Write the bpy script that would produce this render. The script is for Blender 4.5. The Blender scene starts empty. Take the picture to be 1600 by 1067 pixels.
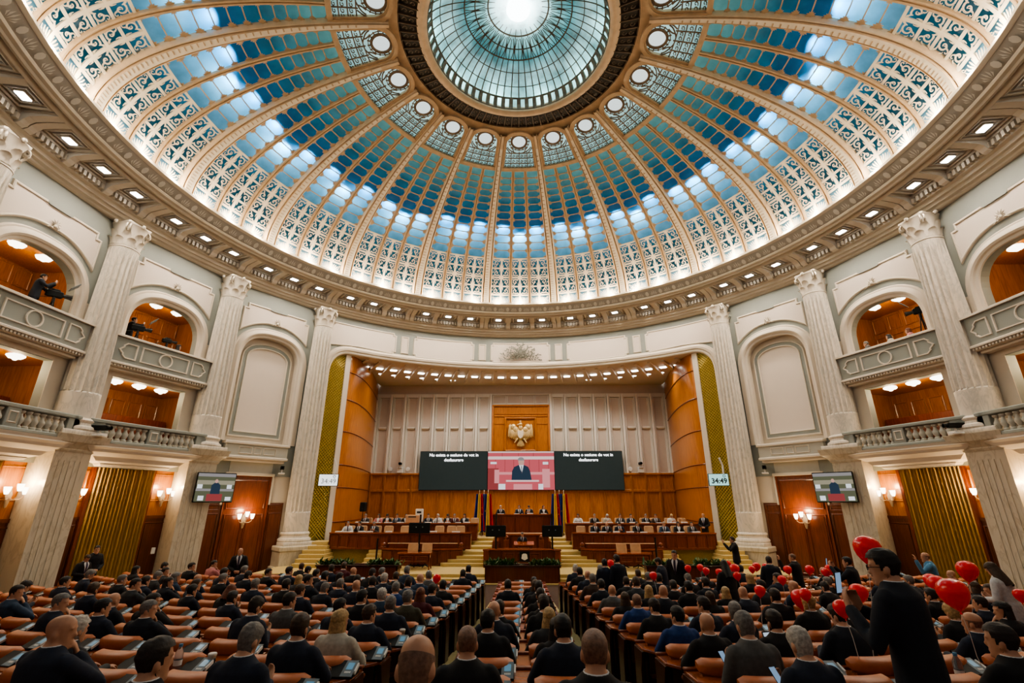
import bpy, bmesh, math, random
from math import pi, sin, cos, tan, sqrt, atan2, exp, radians
from mathutils import Vector, Matrix, Euler
from mathutils.geometry import tessellate_polygon
from mathutils import noise as mnoise

random.seed(11)
scene = bpy.context.scene
col = scene.collection
PH = pi / 10          # one bay of the rotunda (20 bays)
YC = 14.22            # rotunda axis, metres in front of the camera
RW = 16.85            # radius of the wall face
LIFT = 3.3            # everything is built round the camera height, then lifted

# ------------------------------------------------------------------ helpers
def tag(o, label=None, cat=None, group=None, kind=None):
    if label: o['label'] = label
    if cat: o['category'] = cat
    if group: o['group'] = group
    if kind: o['kind'] = kind
    return o

def empty(name, loc=(0, 0, 0), rz=0.0, label=None, cat=None, group=None, kind=None, parent=None):
    o = bpy.data.objects.new(name, None)
    col.objects.link(o)
    o.location = loc
    o.rotation_euler = (0, 0, rz)
    o.empty_display_size = 0.1
    if parent: o.parent = parent
    return tag(o, label, cat, group, kind)

def link(name, me, parent=None, mat=None, loc=None, rot=None, scale=None):
    o = bpy.data.objects.new(name, me)
    col.objects.link(o)
    if parent: o.parent = parent
    if loc is not None: o.location = loc
    if rot is not None: o.rotation_euler = rot
    if scale is not None: o.scale = scale
    if mat is not None:
        mats = mat if isinstance(mat, (list, tuple)) else [mat]
        for i, m in enumerate(mats):
            if i < len(o.material_slots):
                o.material_slots[i].link = 'OBJECT'
                o.material_slots[i].material = m
    return o

class MB:
    def __init__(s):
        s.v = []; s.f = []; s.m = []; s.uv = None
    def add(s, vs, fs, mi=0, mp=None):
        n = len(s.v)
        s.v += [tuple(mp(p)) if mp else tuple(p) for p in vs]
        s.f += [tuple(i + n for i in f) for f in fs]
        s.m += [mi] * len(fs)
        return s
    def box(s, x0, x1, y0, y1, z0, z1, mi=0, mp=None):
        v = [(x, y, z) for z in (z0, z1) for y in (y0, y1) for x in (x0, x1)]
        return s.add(v, [(0, 2, 3, 1), (4, 5, 7, 6), (0, 1, 5, 4), (2, 6, 7, 3), (0, 4, 6, 2), (1, 3, 7, 5)], mi, mp)
    def rbox(s, x0, x1, y0, y1, z0, z1, r=.02, mi=0, mp=None):
        # box with chamfered edges in all three directions
        v = []; f = []
        xs = [x0, x0 + r, x1 - r, x1]; ys = [y0, y0 + r, y1 - r, y1]; zs = [z0, z0 + r, z1 - r, z1]
        rings = [(1, 0), (0, 1), (0, 2), (1, 3)]
        ring = lambda a, z: [(xs[1] if a else xs[0], ys[1] if not a else ys[1], z)]
        def lp(i, z):
            a = xs[0] + i; b = xs[3] - i; c = ys[0] + i; d = ys[3] - i; k = r
            return [(a + k, c, z), (b - k, c, z), (b, c + k, z), (b, d - k, z), (b - k, d, z), (a + k, d, z), (a, d - k, z), (a, c + k, z)]
        L = [lp(r * .7, z0), lp(0, zs[1]), lp(0, zs[2]), lp(r * .7, z1)]
        return s.loft(L, caps=True, mi=mi, mp=mp)
    def loft(s, rings, caps=True, closed=True, mi=0, mp=None):
        n = len(rings[0]); v = [p for r in rings for p in r]; f = []
        for i in range(len(rings) - 1):
            for j in range(n if closed else n - 1):
                k = (j + 1) % n
                f.append((i * n + j, i * n + k, (i + 1) * n + k, (i + 1) * n + j))
        if caps:
            f.append(tuple(range(n - 1, -1, -1)))
            f.append(tuple((len(rings) - 1) * n + j for j in range(n)))
        return s.add(v, f, mi, mp)
    def lathe(s, prof, n=24, c=(0, 0, 0), a0=0, a1=2 * pi, caps=False, mi=0, mp=None, mod=None):
        full = abs(a1 - a0 - 2 * pi) < 1e-6
        m = n if full else n + 1
        rings = []
        for (r, z) in prof:
            rg = []
            for j in range(m):
                a = a0 + (a1 - a0) * j / n
                rr = r * (mod(a, z) if mod else 1)
                rg.append((c[0] + rr * cos(a), c[1] + rr * sin(a), c[2] + z))
            rings.append(rg)
        return s.loft(rings, caps=caps and full, closed=full, mi=mi, mp=mp)
    def tube(s, pts, r, n=8, mi=0, mp=None, cap=True):
        pts = [Vector(p) for p in pts]
        rs = r if isinstance(r, (list, tuple)) else [r] * len(pts)
        rings = []; ref = None
        for i, p in enumerate(pts):
            t = (pts[min(i + 1, len(pts) - 1)] - pts[max(i - 1, 0)])
            if t.length < 1e-9: t = Vector((0, 0, 1))
            t.normalize()
            if ref is None:
                ref = Vector((0, 0, 1)) if abs(t.z) < .9 else Vector((1, 0, 0))
            u = t.cross(ref)
            if u.length < 1e-6: u = t.cross(Vector((0, 1, 0)))
            u.normalize(); w = u.cross(t).normalized(); ref = w
            rings.append([tuple(p + (u * cos(2 * pi * j / n) + w * sin(2 * pi * j / n)) * rs[i]) for j in range(n)])
        return s.loft(rings, caps=cap, mi=mi, mp=mp)
    def ball(s, c, rx, ry=None, rz=None, n=10, k=7, mi=0, mp=None):
        ry = rx if ry is None else ry; rz = rx if rz is None else rz
        v = [(c[0], c[1], c[2] - rz)]; f = []
        for i in range(1, k):
            ph = -pi / 2 + pi * i / k
            for j in range(n):
                a = 2 * pi * j / n
                v.append((c[0] + rx * cos(ph) * cos(a), c[1] + ry * cos(ph) * sin(a), c[2] + rz * sin(ph)))
        v.append((c[0], c[1], c[2] + rz)); e = len(v) - 1
        for j in range(n):
            f.append((0, 1 + (j + 1) % n, 1 + j))
            f.append((e, e - n + j, e - n + (j + 1) % n))
        for i in range(k - 2):
            for j in range(n):
                a = 1 + i * n + j; b = 1 + i * n + (j + 1) % n
                f.append((a, b, b + n, a + n))
        return s.add(v, f, mi, mp)
    def poly(s, outer, holes=(), y=0.0, mi=0, mp=None):
        loops = [list(outer)] + [list(h) for h in holes]
        pts = [p for l in loops for p in l]
        tr = tessellate_polygon([[Vector((p[0], p[1], 0)) for p in l] for l in loops])
        return s.add([(p[0], y, p[1]) for p in pts], [tuple(t) for t in tr], mi, mp)
    def slab(s, outer, y0, y1, holes=(), mi=0, mp=None, back=False):
        # flat outline in (x,z), face at y0, sides back to y1
        s.poly(outer, holes, y0, mi, mp)
        if back: s.poly(outer, holes, y1, mi, mp)
        for l in [outer] + list(holes):
            n = len(l)
            v = [(p[0], y0, p[1]) for p in l] + [(p[0], y1, p[1]) for p in l]
            s.add(v, [(i, (i + 1) % n, n + (i + 1) % n, n + i) for i in range(n)], mi, mp)
        return s
    def mould(s, path, prof, closed=False, mi=0, mp=None):
        # sweep a profile of (offset, y) along a path in (x,z); offset is to the outer side of the path
        n = len(path); P = [Vector((p[0], p[1])) for p in path]; rows = []
        for i in range(n):
            if closed:
                d0 = P[i] - P[i - 1]; d1 = P[(i + 1) % n] - P[i]
            else:
                d0 = P[i] - P[i - 1] if i else P[1] - P[0]
                d1 = P[i + 1] - P[i] if i < n - 1 else P[i] - P[i - 1]
            d0 = d0.normalized(); d1 = d1.normalized()
            n0 = Vector((-d0.y, d0.x)); n1 = Vector((-d1.y, d1.x))
            m = n0 + n1
            m = m / max(m.dot(n0), .35) if m.length > 1e-6 else n0
            rows.append([(P[i].x + m.x * o, y, P[i].y + m.y * o) for (o, y) in prof])
        k = len(prof); v = [p for r in rows for p in r]; f = []
        for i in range(n if closed else n - 1):
            j = (i + 1) % n
            for q in range(k - 1):
                f.append((i * k + q, j * k + q, j * k + q + 1, i * k + q + 1))
        return s.add(v, f, mi, mp)
    def mesh(s, name, mats=(), smooth=False, angle=None):
        me = bpy.data.meshes.new(name)
        me.from_pydata(s.v, [], s.f)
        for m in (mats if isinstance(mats, (list, tuple)) else [mats]):
            me.materials.append(m)
        if any(s.m): me.polygons.foreach_set('material_index', s.m)
        bm = bmesh.new(); bm.from_mesh(me)
        bmesh.ops.recalc_face_normals(bm, faces=bm.faces)
        bm.to_mesh(me); bm.free()
        if smooth:
            me.polygons.foreach_set('use_smooth', [True] * len(me.polygons))
            if angle is not None:
                me.set_sharp_from_angle(angle=radians(angle))
        me.update()
        return me
    def build(s, name, mats, parent=None, smooth=False, angle=40, **k):
        return link(name, s.mesh(name, mats, smooth, angle if smooth else None), parent, **k)

def arc(cx, cz, rx, rz, a0, a1, n, e=1.0):
    out = []
    for i in range(n + 1):
        a = a0 + (a1 - a0) * i / n
        c_, s_ = cos(a), sin(a)
        out.append((cx + rx * math.copysign(abs(c_) ** e, c_), cz + rz * math.copysign(abs(s_) ** e, s_)))
    return out

def rect(x0, x1, z0, z1):
    return [(x0, z0), (x0, z1), (x1, z1), (x1, z0)]      # clockwise seen from the room: offset goes outwards

def copy_tree(o, parent=None, name=None):
    c = o.copy(); col.objects.link(c); c.parent = parent
    for ch in list(KIDS.get(o, ())) or list(o.children):
        copy_tree(ch, c)
    return c
KIDS = {}

# ------------------------------------------------------------------ materials
def newmat(name):
    m = bpy.data.materials.new(name); m.use_nodes = True
    nt = m.node_tree
    return m, nt, nt.nodes['Principled BSDF']

def N(nt, t, **k):
    n = nt.nodes.new(t)
    for a, b in k.items(): setattr(n, a, b)
    return n

def plain(name, c, rough=.5, metal=0., emit=None, es=0., spec=None, var=.06, scale=3., bump=0., coat=0.):
    m, nt, b = newmat(name)
    b.inputs['Roughness'].default_value = rough
    b.inputs['Metallic'].default_value = metal
    if spec is not None: b.inputs['Specular IOR Level'].default_value = spec
    if coat: b.inputs['Coat Weight'].default_value = coat; b.inputs['Coat Roughness'].default_value = .12
    tc = N(nt, 'ShaderNodeTexCoord'); no = N(nt, 'ShaderNodeTexNoise')
    no.inputs['Scale'].default_value = scale; no.inputs['Detail'].default_value = 4
    nt.links.new(tc.outputs['Object'], no.inputs['Vector'])
    rp = N(nt, 'ShaderNodeValToRGB')
    rp.color_ramp.elements[0].position = .3; rp.color_ramp.elements[1].position = .7
    rp.color_ramp.elements[0].color = [x * (1 - var) for x in c] + [1]
    rp.color_ramp.elements[1].color = [min(1, x * (1 + var)) for x in c] + [1]
    nt.links.new(no.outputs['Fac'], rp.inputs['Fac'])
    nt.links.new(rp.outputs['Color'], b.inputs['Base Color'])
    if bump:
        bp = N(nt, 'ShaderNodeBump'); bp.inputs['Strength'].default_value = bump; bp.inputs['Distance'].default_value = .01
        nt.links.new(no.outputs['Fac'], bp.inputs['Height']); nt.links.new(bp.outputs['Normal'], b.inputs['Normal'])
    if emit:
        b.inputs['Emission Color'].default_value = list(emit) + [1]; b.inputs['Emission Strength'].default_value = es
    return m

def wood(name, c0, c1, rough=.3, scale=(9, 9, .7), coat=.3):
    m, nt, b = newmat(name)
    tc = N(nt, 'ShaderNodeTexCoord'); mp = N(nt, 'ShaderNodeMapping')
    mp.inputs['Scale'].default_value = scale
    no = N(nt, 'ShaderNodeTexNoise'); no.inputs['Scale'].default_value = 2.2; no.inputs['Detail'].default_value = 6; no.inputs['Distortion'].default_value = .6
    rp = N(nt, 'ShaderNodeValToRGB'); rp.color_ramp.elements[0].position = .32; rp.color_ramp.elements[1].position = .68
    rp.color_ramp.elements[0].color = list(c0) + [1]; rp.color_ramp.elements[1].color = list(c1) + [1]
    l = nt.links.new
    l(tc.outputs['Object'], mp.inputs['Vector']); l(mp.outputs['Vector'], no.inputs['Vector'])
    l(no.outputs['Fac'], rp.inputs['Fac']); l(rp.outputs['Color'], b.inputs['Base Color'])
    b.inputs['Roughness'].default_value = rough
    b.inputs['Coat Weight'].default_value = coat; b.inputs['Coat Roughness'].default_value = .15
    return m

def marble(name, c0, c1, rough=.35, vein=.5):
    m, nt, b = newmat(name)
    l = nt.links.new
    tc = N(nt, 'ShaderNodeTexCoord'); mp = N(nt, 'ShaderNodeMapping'); mp.inputs['Scale'].default_value = (1.2, 1.2, .45)
    n1 = N(nt, 'ShaderNodeTexNoise'); n1.inputs['Scale'].default_value = 2.1; n1.inputs['Detail'].default_value = 8; n1.inputs['Distortion'].default_value = 1.6
    rp = N(nt, 'ShaderNodeValToRGB'); e = rp.color_ramp.elements
    e[0].position = .44; e[0].color = list(c1) + [1]
    e[1].position = .5; e[1].color = [a * vein + b_ * (1 - vein) for a, b_ in zip(c0, c1)] + [1]
    x = e.new(.56); x.color = list(c1) + [1]
    l(tc.outputs['Object'], mp.inputs['Vector']); l(mp.outputs['Vector'], n1.inputs['Vector'])
    l(n1.outputs['Fac'], rp.inputs['Fac']); l(rp.outputs['Color'], b.inputs['Base Color'])
    b.inputs['Roughness'].default_value = rough
    return m

def glow(name, c, s):
    m = bpy.data.materials.new(name); m.use_nodes = True; nt = m.node_tree
    nt.nodes.remove(nt.nodes['Principled BSDF'])
    e = N(nt, 'ShaderNodeEmission'); e.inputs['Color'].default_value = list(c) + [1]; e.inputs['Strength'].default_value = s
    nt.links.new(e.outputs[0], nt.nodes['Material Output'].inputs['Surface'])
    return m

def stained(name, stops, base=0.12, rng=(.72, 1.2)):
    """stained glass: translucent, coloured along the v of its UV map, faint glow of the lit void behind it"""
    m = bpy.data.materials.new(name); m.use_nodes = True; nt = m.node_tree; l = nt.links.new
    nt.nodes.remove(nt.nodes['Principled BSDF'])
    uv = N(nt, 'ShaderNodeUVMap'); uv.uv_map = 'UVMap'
    sp = N(nt, 'ShaderNodeSeparateXYZ'); l(uv.outputs['UV'], sp.inputs['Vector'])
    rp = N(nt, 'ShaderNodeValToRGB'); e = rp.color_ramp.elements
    e[0].position, e[0].color = stops[0][0], list(stops[0][1]) + [1]
    e[1].position, e[1].color = stops[-1][0], list(stops[-1][1]) + [1]
    for p, c in stops[1:-1]:
        x = e.new(p); x.color = list(c) + [1]
    l(sp.outputs['Y'], rp.inputs['Fac'])
    tc = N(nt, 'ShaderNodeTexCoord'); no = N(nt, 'ShaderNodeTexNoise'); no.inputs['Scale'].default_value = 1.3; no.inputs['Detail'].default_value = 5
    l(tc.outputs['Object'], no.inputs['Vector'])
    mr = N(nt, 'ShaderNodeMapRange'); mr.inputs['From Min'].default_value = .3; mr.inputs['From Max'].default_value = .7
    mr.inputs['To Min'].default_value = rng[0]; mr.inputs['To Max'].default_value = rng[1]
    l(no.outputs['Fac'], mr.inputs['Value'])
    mx = N(nt, 'ShaderNodeVectorMath', operation='SCALE'); l(rp.outputs['Color'], mx.inputs[0]); l(mr.outputs['Result'], mx.inputs['Scale'])
    tr = N(nt, 'ShaderNodeBsdfTranslucent'); l(mx.outputs['Vector'], tr.inputs['Color'])
    gl = N(nt, 'ShaderNodeBsdfGlossy'); gl.inputs['Roughness'].default_value = .15
    ms = N(nt, 'ShaderNodeMixShader'); ms.inputs['Fac'].default_value = .05
    l(tr.outputs[0], ms.inputs[1]); l(gl.outputs[0], ms.inputs[2])
    em = N(nt, 'ShaderNodeEmission'); em.inputs['Strength'].default_value = base; l(mx.outputs['Vector'], em.inputs['Color'])
    ad = N(nt, 'ShaderNodeAddShader'); l(ms.outputs[0], ad.inputs[0]); l(em.outputs[0], ad.inputs[1])
    l(ad.outputs[0], nt.nodes['Material Output'].inputs['Surface'])
    return m

M = dict(
    cream=plain('cream_plaster', (.74, .66, .56), .6, var=.03, scale=1.2),
    pink=plain('rose_cream_plaster', (.78, .69, .61), .6, var=.02, scale=.8),
    sage=plain('sage_grey_plaster', (.31, .335, .31), .6, var=.04, scale=1.),
    trim=plain('white_plaster_trim', (.76, .69, .59), .55, var=.03),
    stone=plain('stone_cornice', (.60, .53, .43), .6, var=.05, scale=2.),
    frieze=plain('grey_stucco_frieze', (.42, .39, .345), .65, var=.06),
    leafst=plain('grey_stucco_leaf', (.70, .67, .61), .6, var=.05),
    marble=marble('veined_white_marble', (.42, .42, .38), (.78, .71, .62), .38, .45),
    marbleb=marble('beige_marble', (.42, .36, .26), (.66, .59, .47), .3, .5),
    wood=wood('honey_wood', (.36, .115, .014), (.56, .20, .028), .3),
    wood2=wood('amber_wood', (.26, .085, .014), (.42, .155, .03), .3),
    woodd=wood('red_brown_wood', (.10, .022, .007), (.17, .042, .012), .3),
    woodm=wood('mahogany_wood', (.13, .028, .008), (.24, .055, .014), .28),
    woodx=wood('dark_wood', (.035, .010, .005), (.07, .02, .009), .35),
    desk=wood('polished_desk_wood', (.25, .058, .014), (.38, .10, .022), .2, (1.5, 9, 9), .6),
    leather=plain('tan_orange_leather', (.44, .135, .048), .42, var=.12, scale=9, bump=.15),
    leatherd=plain('brown_leather', (.14, .036, .014), .45, var=.12, scale=9),
    tan=plain('tan_leather', (.60, .36, .20), .5, var=.08, scale=6),
    gold=plain('gold_leaf_metal', (.80, .60, .40), .42, metal=.1, var=.08, scale=4),
    goldw=plain('pale_gilded_metal', (.92, .80, .63), .45, metal=.1, var=.06, scale=4),
    balus=plain('pale_sage_stone', (.54, .53, .47), .6, var=.04),
    backw=plain('recess_shade_plaster', (.62, .52, .43), .6, var=.03),  # darker than the pleats, putting recess shading into the colour
    pleat=plain('ivory_plaster', (.80, .74, .65), .55, var=.02),
    lattice=plain('cream_gilt_lattice', (.93, .82, .64), .5, metal=0., var=.05, scale=4),
    crown=plain('dark_crown_plate', (.035, .028, .02), .6, var=.2),
    bronze=plain('dark_bronze_filigree', (.17, .125, .085), .5, metal=.3, var=.2, scale=5),
    bronzel=plain('bronze_gilt', (.60, .43, .27), .45, metal=.15, var=.1, scale=4),
    eagle=plain('gilded_eagle', (.72, .52, .24), .35, metal=.5, var=.12, scale=8),
    laurel=plain('grey_green_laurel', (.27, .27, .23), .6, var=.2, scale=8),
    carpetd=plain('dark_gold_carpet', (.27, .195, .055), .95, var=.12, scale=18),
    carpet=plain('gold_green_carpet', (.46, .40, .20), .95, var=.14, scale=18, bump=.3),
    carpetl=plain('light_gold_carpet', (.55, .41, .165), .95, var=.08, scale=20, bump=.2),
    floor=plain('brown_carpet', (.06, .03, .018), .95, var=.25, scale=12),
    curtain=plain('gold_curtain', (.62, .42, .14), .6, var=.07, scale=3),
    grille=plain('gold_grille_metal', (.62, .47, .10), .45, metal=.2, var=.1, scale=5),
    grilled=plain('gold_grille_backing', (.34, .27, .05), .6, var=.1, scale=4),
    black=plain('black_plastic', (.010, .012, .013), .55, var=.1, spec=.2),
    blackm=plain('black_metal', (.015, .015, .016), .35, metal=.3, var=.1),
    darkgl=plain('dark_screen_glass', (.012, .018, .020), .25, emit=(.10, .14, .13), es=.16),
    silver=plain('silver_keypad', (.19, .235, .265), .55, var=.05, spec=.3),
    lcd=plain('console_display', (.12, .26, .36), .3, emit=(.22, .5, .75), es=.22),
    white=plain('white_paint', (.75, .74, .72), .5, var=.03),
    paper=plain('white_paper', (.80, .80, .78), .7, var=.03),
    lampw=glow('lit_floodlight', (1, .97, .92), 9.),
    lampr=glow('lit_round_downlight', (1, .96, .90), 6.),
    globe=glow('lit_frosted_glass', (1, .93, .80), 5.),
    shade=glow('lit_sconce_shade', (1, .86, .66), 7.),
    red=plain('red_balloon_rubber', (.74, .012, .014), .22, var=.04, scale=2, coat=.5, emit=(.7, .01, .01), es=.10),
    string=plain('white_string', (.7, .65, .6), .7),
    green=plain('green_leaf', (.035, .11, .025), .5, var=.4, scale=9),
    greenl=plain('pale_green_leaf', (.16, .24, .09), .5, var=.3, scale=9),
    soil=plain('dark_soil', (.02, .014, .01), .9),
    skin=plain('skin', (.52, .28, .18), .5, var=.08, scale=14),
    eye=plain('dark_eye', (.02, .015, .012), .3),
    clear=None,
)
m, nt, b = newmat('clear_plastic')
b.inputs['Transmission Weight'].default_value = .85; b.inputs['Roughness'].default_value = .12; b.inputs['IOR'].default_value = 1.2
b.inputs['Base Color'].default_value = (.75, .82, .9, 1)
M['clear'] = m
SUIT = {k: plain(k + '_cloth', c, .85, var=.15, scale=25) for k, c in dict(
    navy=(.010, .016, .034), black=(.007, .007, .009), midnight=(.006, .010, .020), charcoal=(.03, .032, .036), grey=(.09, .09, .09),
    blue=(.012, .045, .17), slate=(.022, .045, .085), olive=(.06, .055, .035), brown=(.05, .03, .02), white=(.55, .56, .58), cream=(.45, .42, .36),
    teal=(.02, .06, .07), lightblue=(.08, .24, .42), burgundy=(.08, .012, .018), pink=(.5, .2, .2)).items()}
HAIRC = {k: plain(k + '_hair', c, .6, var=.35, scale=40, bump=.4) for k, c in dict(
    black=(.007, .006, .006), dark=(.018, .012, .009), brown=(.05, .028, .015), grey=(.16, .15, .14), silver=(.40, .38, .35),
    blonde=(.42, .28, .13), auburn=(.13, .04, .018), stubble=(.20, .115, .08)).items()}
SHIRT = plain('white_shirt_cloth', (.70, .71, .74), .8, var=.04, scale=20)
TIE = plain('dark_tie_cloth', (.03, .02, .05), .6, var=.1)

# ------------------------------------------------------------------ data
E_DOME, E_BASE, E_COVE, E_OCU, E_FLOOD, E_STG, E_WARM, E_SC, E_WORLD, EXPO = 190, 45, 85, 150, 310, 340, 36, 85, .25, 0.05
OCC = """1L0 black short navy 0;1L5 brown short burgundy 0;1L7 brown short black -20;1R0 silver short navy -30;1R1 grey short black 0;2L0 black short midnight 0;2L2 grey short slate 0;2L3 grey short navy 30;2L4 stubble bald black 20;2L5 dark short navy -20;2L6 black short black 20;2L11 dark short pink 80;2R0 dark short black 0;2R2 brown short charcoal 0;2R6 dark short navy 0;3L1 grey short grey -20;3L2 brown short black 0;3L3 dark short black 10;3L4 dark bob midnight 20;3L5 dark short black 20;3L6 dark short navy 20;3L7 dark short black 40;3L8 grey short navy 10;3L11 dark short black 60;3L13 dark short midnight 70;3R0 stubble bald navy 0;3R1 black short black 0;3R2 grey short black 0;3R4 dark bob black 0;3R6 black short black 0;3R9 stubble bald black 0;3R12 dark short black 20;4C1 dark short black 0;4L1 stubble bald slate 20;4L2 silver short navy 20;4L3 dark short navy 0;4L4 black short navy 0;4L5 blonde long charcoal 0;4L7 dark short midnight 30;4L8 dark short navy 0;4L11 dark short charcoal 50;4L13 black bob black 30;4R0 grey short brown 0;4R1 dark short black 0;4R2 dark short midnight 0;4R3 grey short black 0;4R4 grey short midnight 0;4R5 blonde long black -30;4R6 dark short navy -50;5C0 dark short midnight 0;5C1 brown bob midnight 0;5L0 black short black -10;5L1 dark short slate 0;5L2 dark short black 10;5L3 grey short navy 0;5L4 dark short midnight 60;5L7 grey short black 20;5L8 stubble bald navy 0;5L9 grey bob slate 20;5L10 grey short charcoal 0;5R0 dark short midnight 0;5R1 brown short charcoal 0;5R2 dark short black 0;5R3 dark short midnight 0;5R4 dark bob black 0;5R7 grey short black -20;5R8 dark short navy -20;5R9 dark short navy -30;5R13 stubble bald navy -30;6C1 dark short black 0;6L0 dark short navy 20;6L1 grey short blue 0;6L2 stubble bald navy 0;6L3 grey short midnight 20;6L4 dark short black 10;6L5 grey short navy 0;6L7 brown short navy 20;6L8 dark bob midnight 60;6L9 dark short navy 10;6L10 grey short black 20;6L12 grey short navy 40;6R0 stubble bald grey 0;6R1 blonde long black 30;6R2 black short black 0;6R3 blonde bob black 0;6R4 dark short charcoal -20;6R5 silver bald slate -20;6R6 dark short black 0;6R9 grey short navy -20;6R12 brown short charcoal -60;7C1 dark short black 0;7L0 auburn bob burgundy 0;7L1 silver curly slate 0;7L3 brown short navy 30;7L5 auburn bob black 10;7L6 black short midnight 0;7L8 dark short charcoal 40;7L11 dark short navy 20;7R0 brown bob black 0;7R1 stubble bald midnight 20;7R2 brown bob black 0;7R3 grey bald navy -40;7R10 brown bob midnight 0;8C1 dark short black 10;8L0 grey short olive 15;8L1 black short black 20;8L4 dark short navy 10;8L8 brown short navy -20;8L11 dark short navy 30;8R0 stubble buzz blue 0;8R3 dark short black 0;8R5 dark short black -20;8R7 dark short black 0;8R9 brown short navy -40;9C0 dark short black 0;9C1 dark short black 0;9L0 grey short navy 10;9L1 black short navy 30;9L2 dark short grey 30;9L5 dark short black 70;9L6 stubble bald midnight 10;9L9 dark short slate 40;9R0 dark short black -20;9R1 dark short navy -30;9R3 blonde curly black 0;9R7 dark short navy -30;10C0 stubble bald navy 0;10C1 blonde bob charcoal 0;10L0 brown short navy 20;10L2 dark short navy -10;10L4 grey short midnight 50;10L5 black short navy 30;10L6 grey short navy 60;10R0 black short blue -30;10R1 grey short navy 20;10R3 black short black -60;10R5 blonde curly black 20;10R6 black bob black -50;11C0 black short black 20;11C1 black long black 0;11L0 blonde long cream 15;11R0 stubble bald black 0;11R1 dark short black 0;11R2 dark short midnight -70;11R4 stubble fringe navy -30;12C1 black short navy 0;12L0 brown short navy 0;12L3 silver curly charcoal 0;12R0 grey short grey -50;13C0 stubble buzz black 0;13L0 grey short navy 60;13L2 stubble bald navy 50;13R0 silver short navy 10;13R2 dark short black -20;14C1 stubble buzz black -10;14L0 dark short midnight 30;15C0 stubble fringe black 0"""
PSX = {(11, 'R', 2): 'sl', (12, 'R', 0): 'sp', (13, 'R', 0): 'sp', (9, 'R', 0): 'sl', (11, 'L', 0): 's25', (13, 'C', 0): 's0', (15, 'C', 0): 'sp', (14, 'C', 1): 's0'}
LAP = (11, 'R', 2)
STAND = {
    'sweater': (-14.07, 16.60, 1.018), 'blackwhite': (-13.52, 15.60, 0.886), 'panelman': (-9.45, 17.00, 0.971), 'pairA': (2.18, 13.50, 0.926), 'pairB': (2.52, 13.50, 0.983),
    'navybend': (3.81, 14.00, 0.926), 'scarf': (4.46, 15.00, 1.007), 'longhair': (4.75, 12.00, 0.957), 's1203': (6.69, 14.00, 0.949), 'armup': (7.90, 15.00, 0.959),
    'film': (7.90, 12.50, 0.992), 'light': (10.94, 14.00, 1.012), 'white': (8.65, 9.50, 1.008), 'main': (2.93, 4.10, 1.071)}
BALLOONS = [(3.98, 5.95, -0.52, 0.14), (8.3, 10.71, -1.51, 0.13), (7.87, 10.02, -1.47, 0.145), (4.5, 5.55, -0.91, 0.14), (6.97, 8.22, -1.02, 0.14), (5.67, 8.93, -1.45, 0.14), (4.69, 8.95, -1.54, 0.14), (4.26, 7.97, -1.31, 0.077), (3.47, 5.8, -1.09, 0.076), (7.46, 13.53, -1.65, 0.108), (7.99, 13.56, -1.65, 0.116), (7.46, 12.84, -1.62, 0.094), (6.9, 13.53, -1.65, 0.1), (5.4, 10.89, -1.52, 0.08), (7.35, 7.88, -1.3, 0.075), (2.65, 15.4, -1.72, 0.105), (4.4, 15.22, -1.71, 0.103), (4.43, 13.83, -1.66, 0.085), (4.89, 14.23, -1.68, 0.07), (4.64, 13.11, -1.63, 0.081), (4.83, 12.75, -1.62, 0.086), (6.09, 15.28, -1.71, 0.079), (5.6, 13.68, -1.66, 0.126), (6.05, 13.68, -1.66, 0.084), (6.53, 14.47, -1.69, 0.107), (6.78, 14.47, -1.69, 0.089), (4.86, 11.79, -1.57, 0.058), (3.0, 11.88, -1.58, 0.044), (3.89, 8.63, -1.37, 0.084), (-1.8, 10.95, -1.52, 0.081)]
ITEMS_B = [(-3.57, 5.6, 'clear water bottle standing alone on a desk in the left-side block'), (-2.26, 6.28, 'clear water bottle beside a console near the left-side aisle'), (-.62, 5.35, 'clear water bottle on the narrow middle desk behind the cropped-haired man'), (4.15, 5.3, 'clear water bottle on a desk near the tall standing man')]
ITEMS_C = [(-1.72, 7.68, 'tall cream paper cup on a desk end by the left-side aisle'), (-4.31, 11.4, 'small cream paper cup on a desk in the middle of the left-side block'), (-3.3, 5.74, 'cream paper cup beside a console, near the standing water bottle'), (-6.57, 12.1, 'cream paper cup on a desk far in the left-side block')]
# ------------------------------------------------------------------ dome
DR, DB, DZ = 14.5, 6.12, 12.45
def dome(u, t, off=0.0):
    """bay coordinate u (-.5 to .5), height parameter t; off = metres inwards. Bay frame: x sideways, y away from the axis"""
    R = DR * cos(t); z = DZ + DB * sin(t)
    nr, nz = cos(t) / DR, sin(t) / DB
    k = sqrt(nr * nr + nz * nz)
    R -= off * nr / k; z -= off * nz / k
    a = u * PH
    return (R * sin(a), R * cos(a), z)
def bw(t): return PH * DR * cos(t)                     # bay width in metres at t
def ds(t): return sqrt((DR * sin(t)) ** 2 + (DB * cos(t)) ** 2)
ROWS = [.0, .115, .205, .292, .374, .4557]             # lattice rows
BLUE = [.4557, .5217, .5797, .6357, .6887, .7422, .7893, .8363, .8783, .9148, .9508, .9853, 1.0288]
EDGE = .43; C3 = [-.43, -.1433, .1433, .43]
BAYS = list(range(-7, 8))

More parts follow.
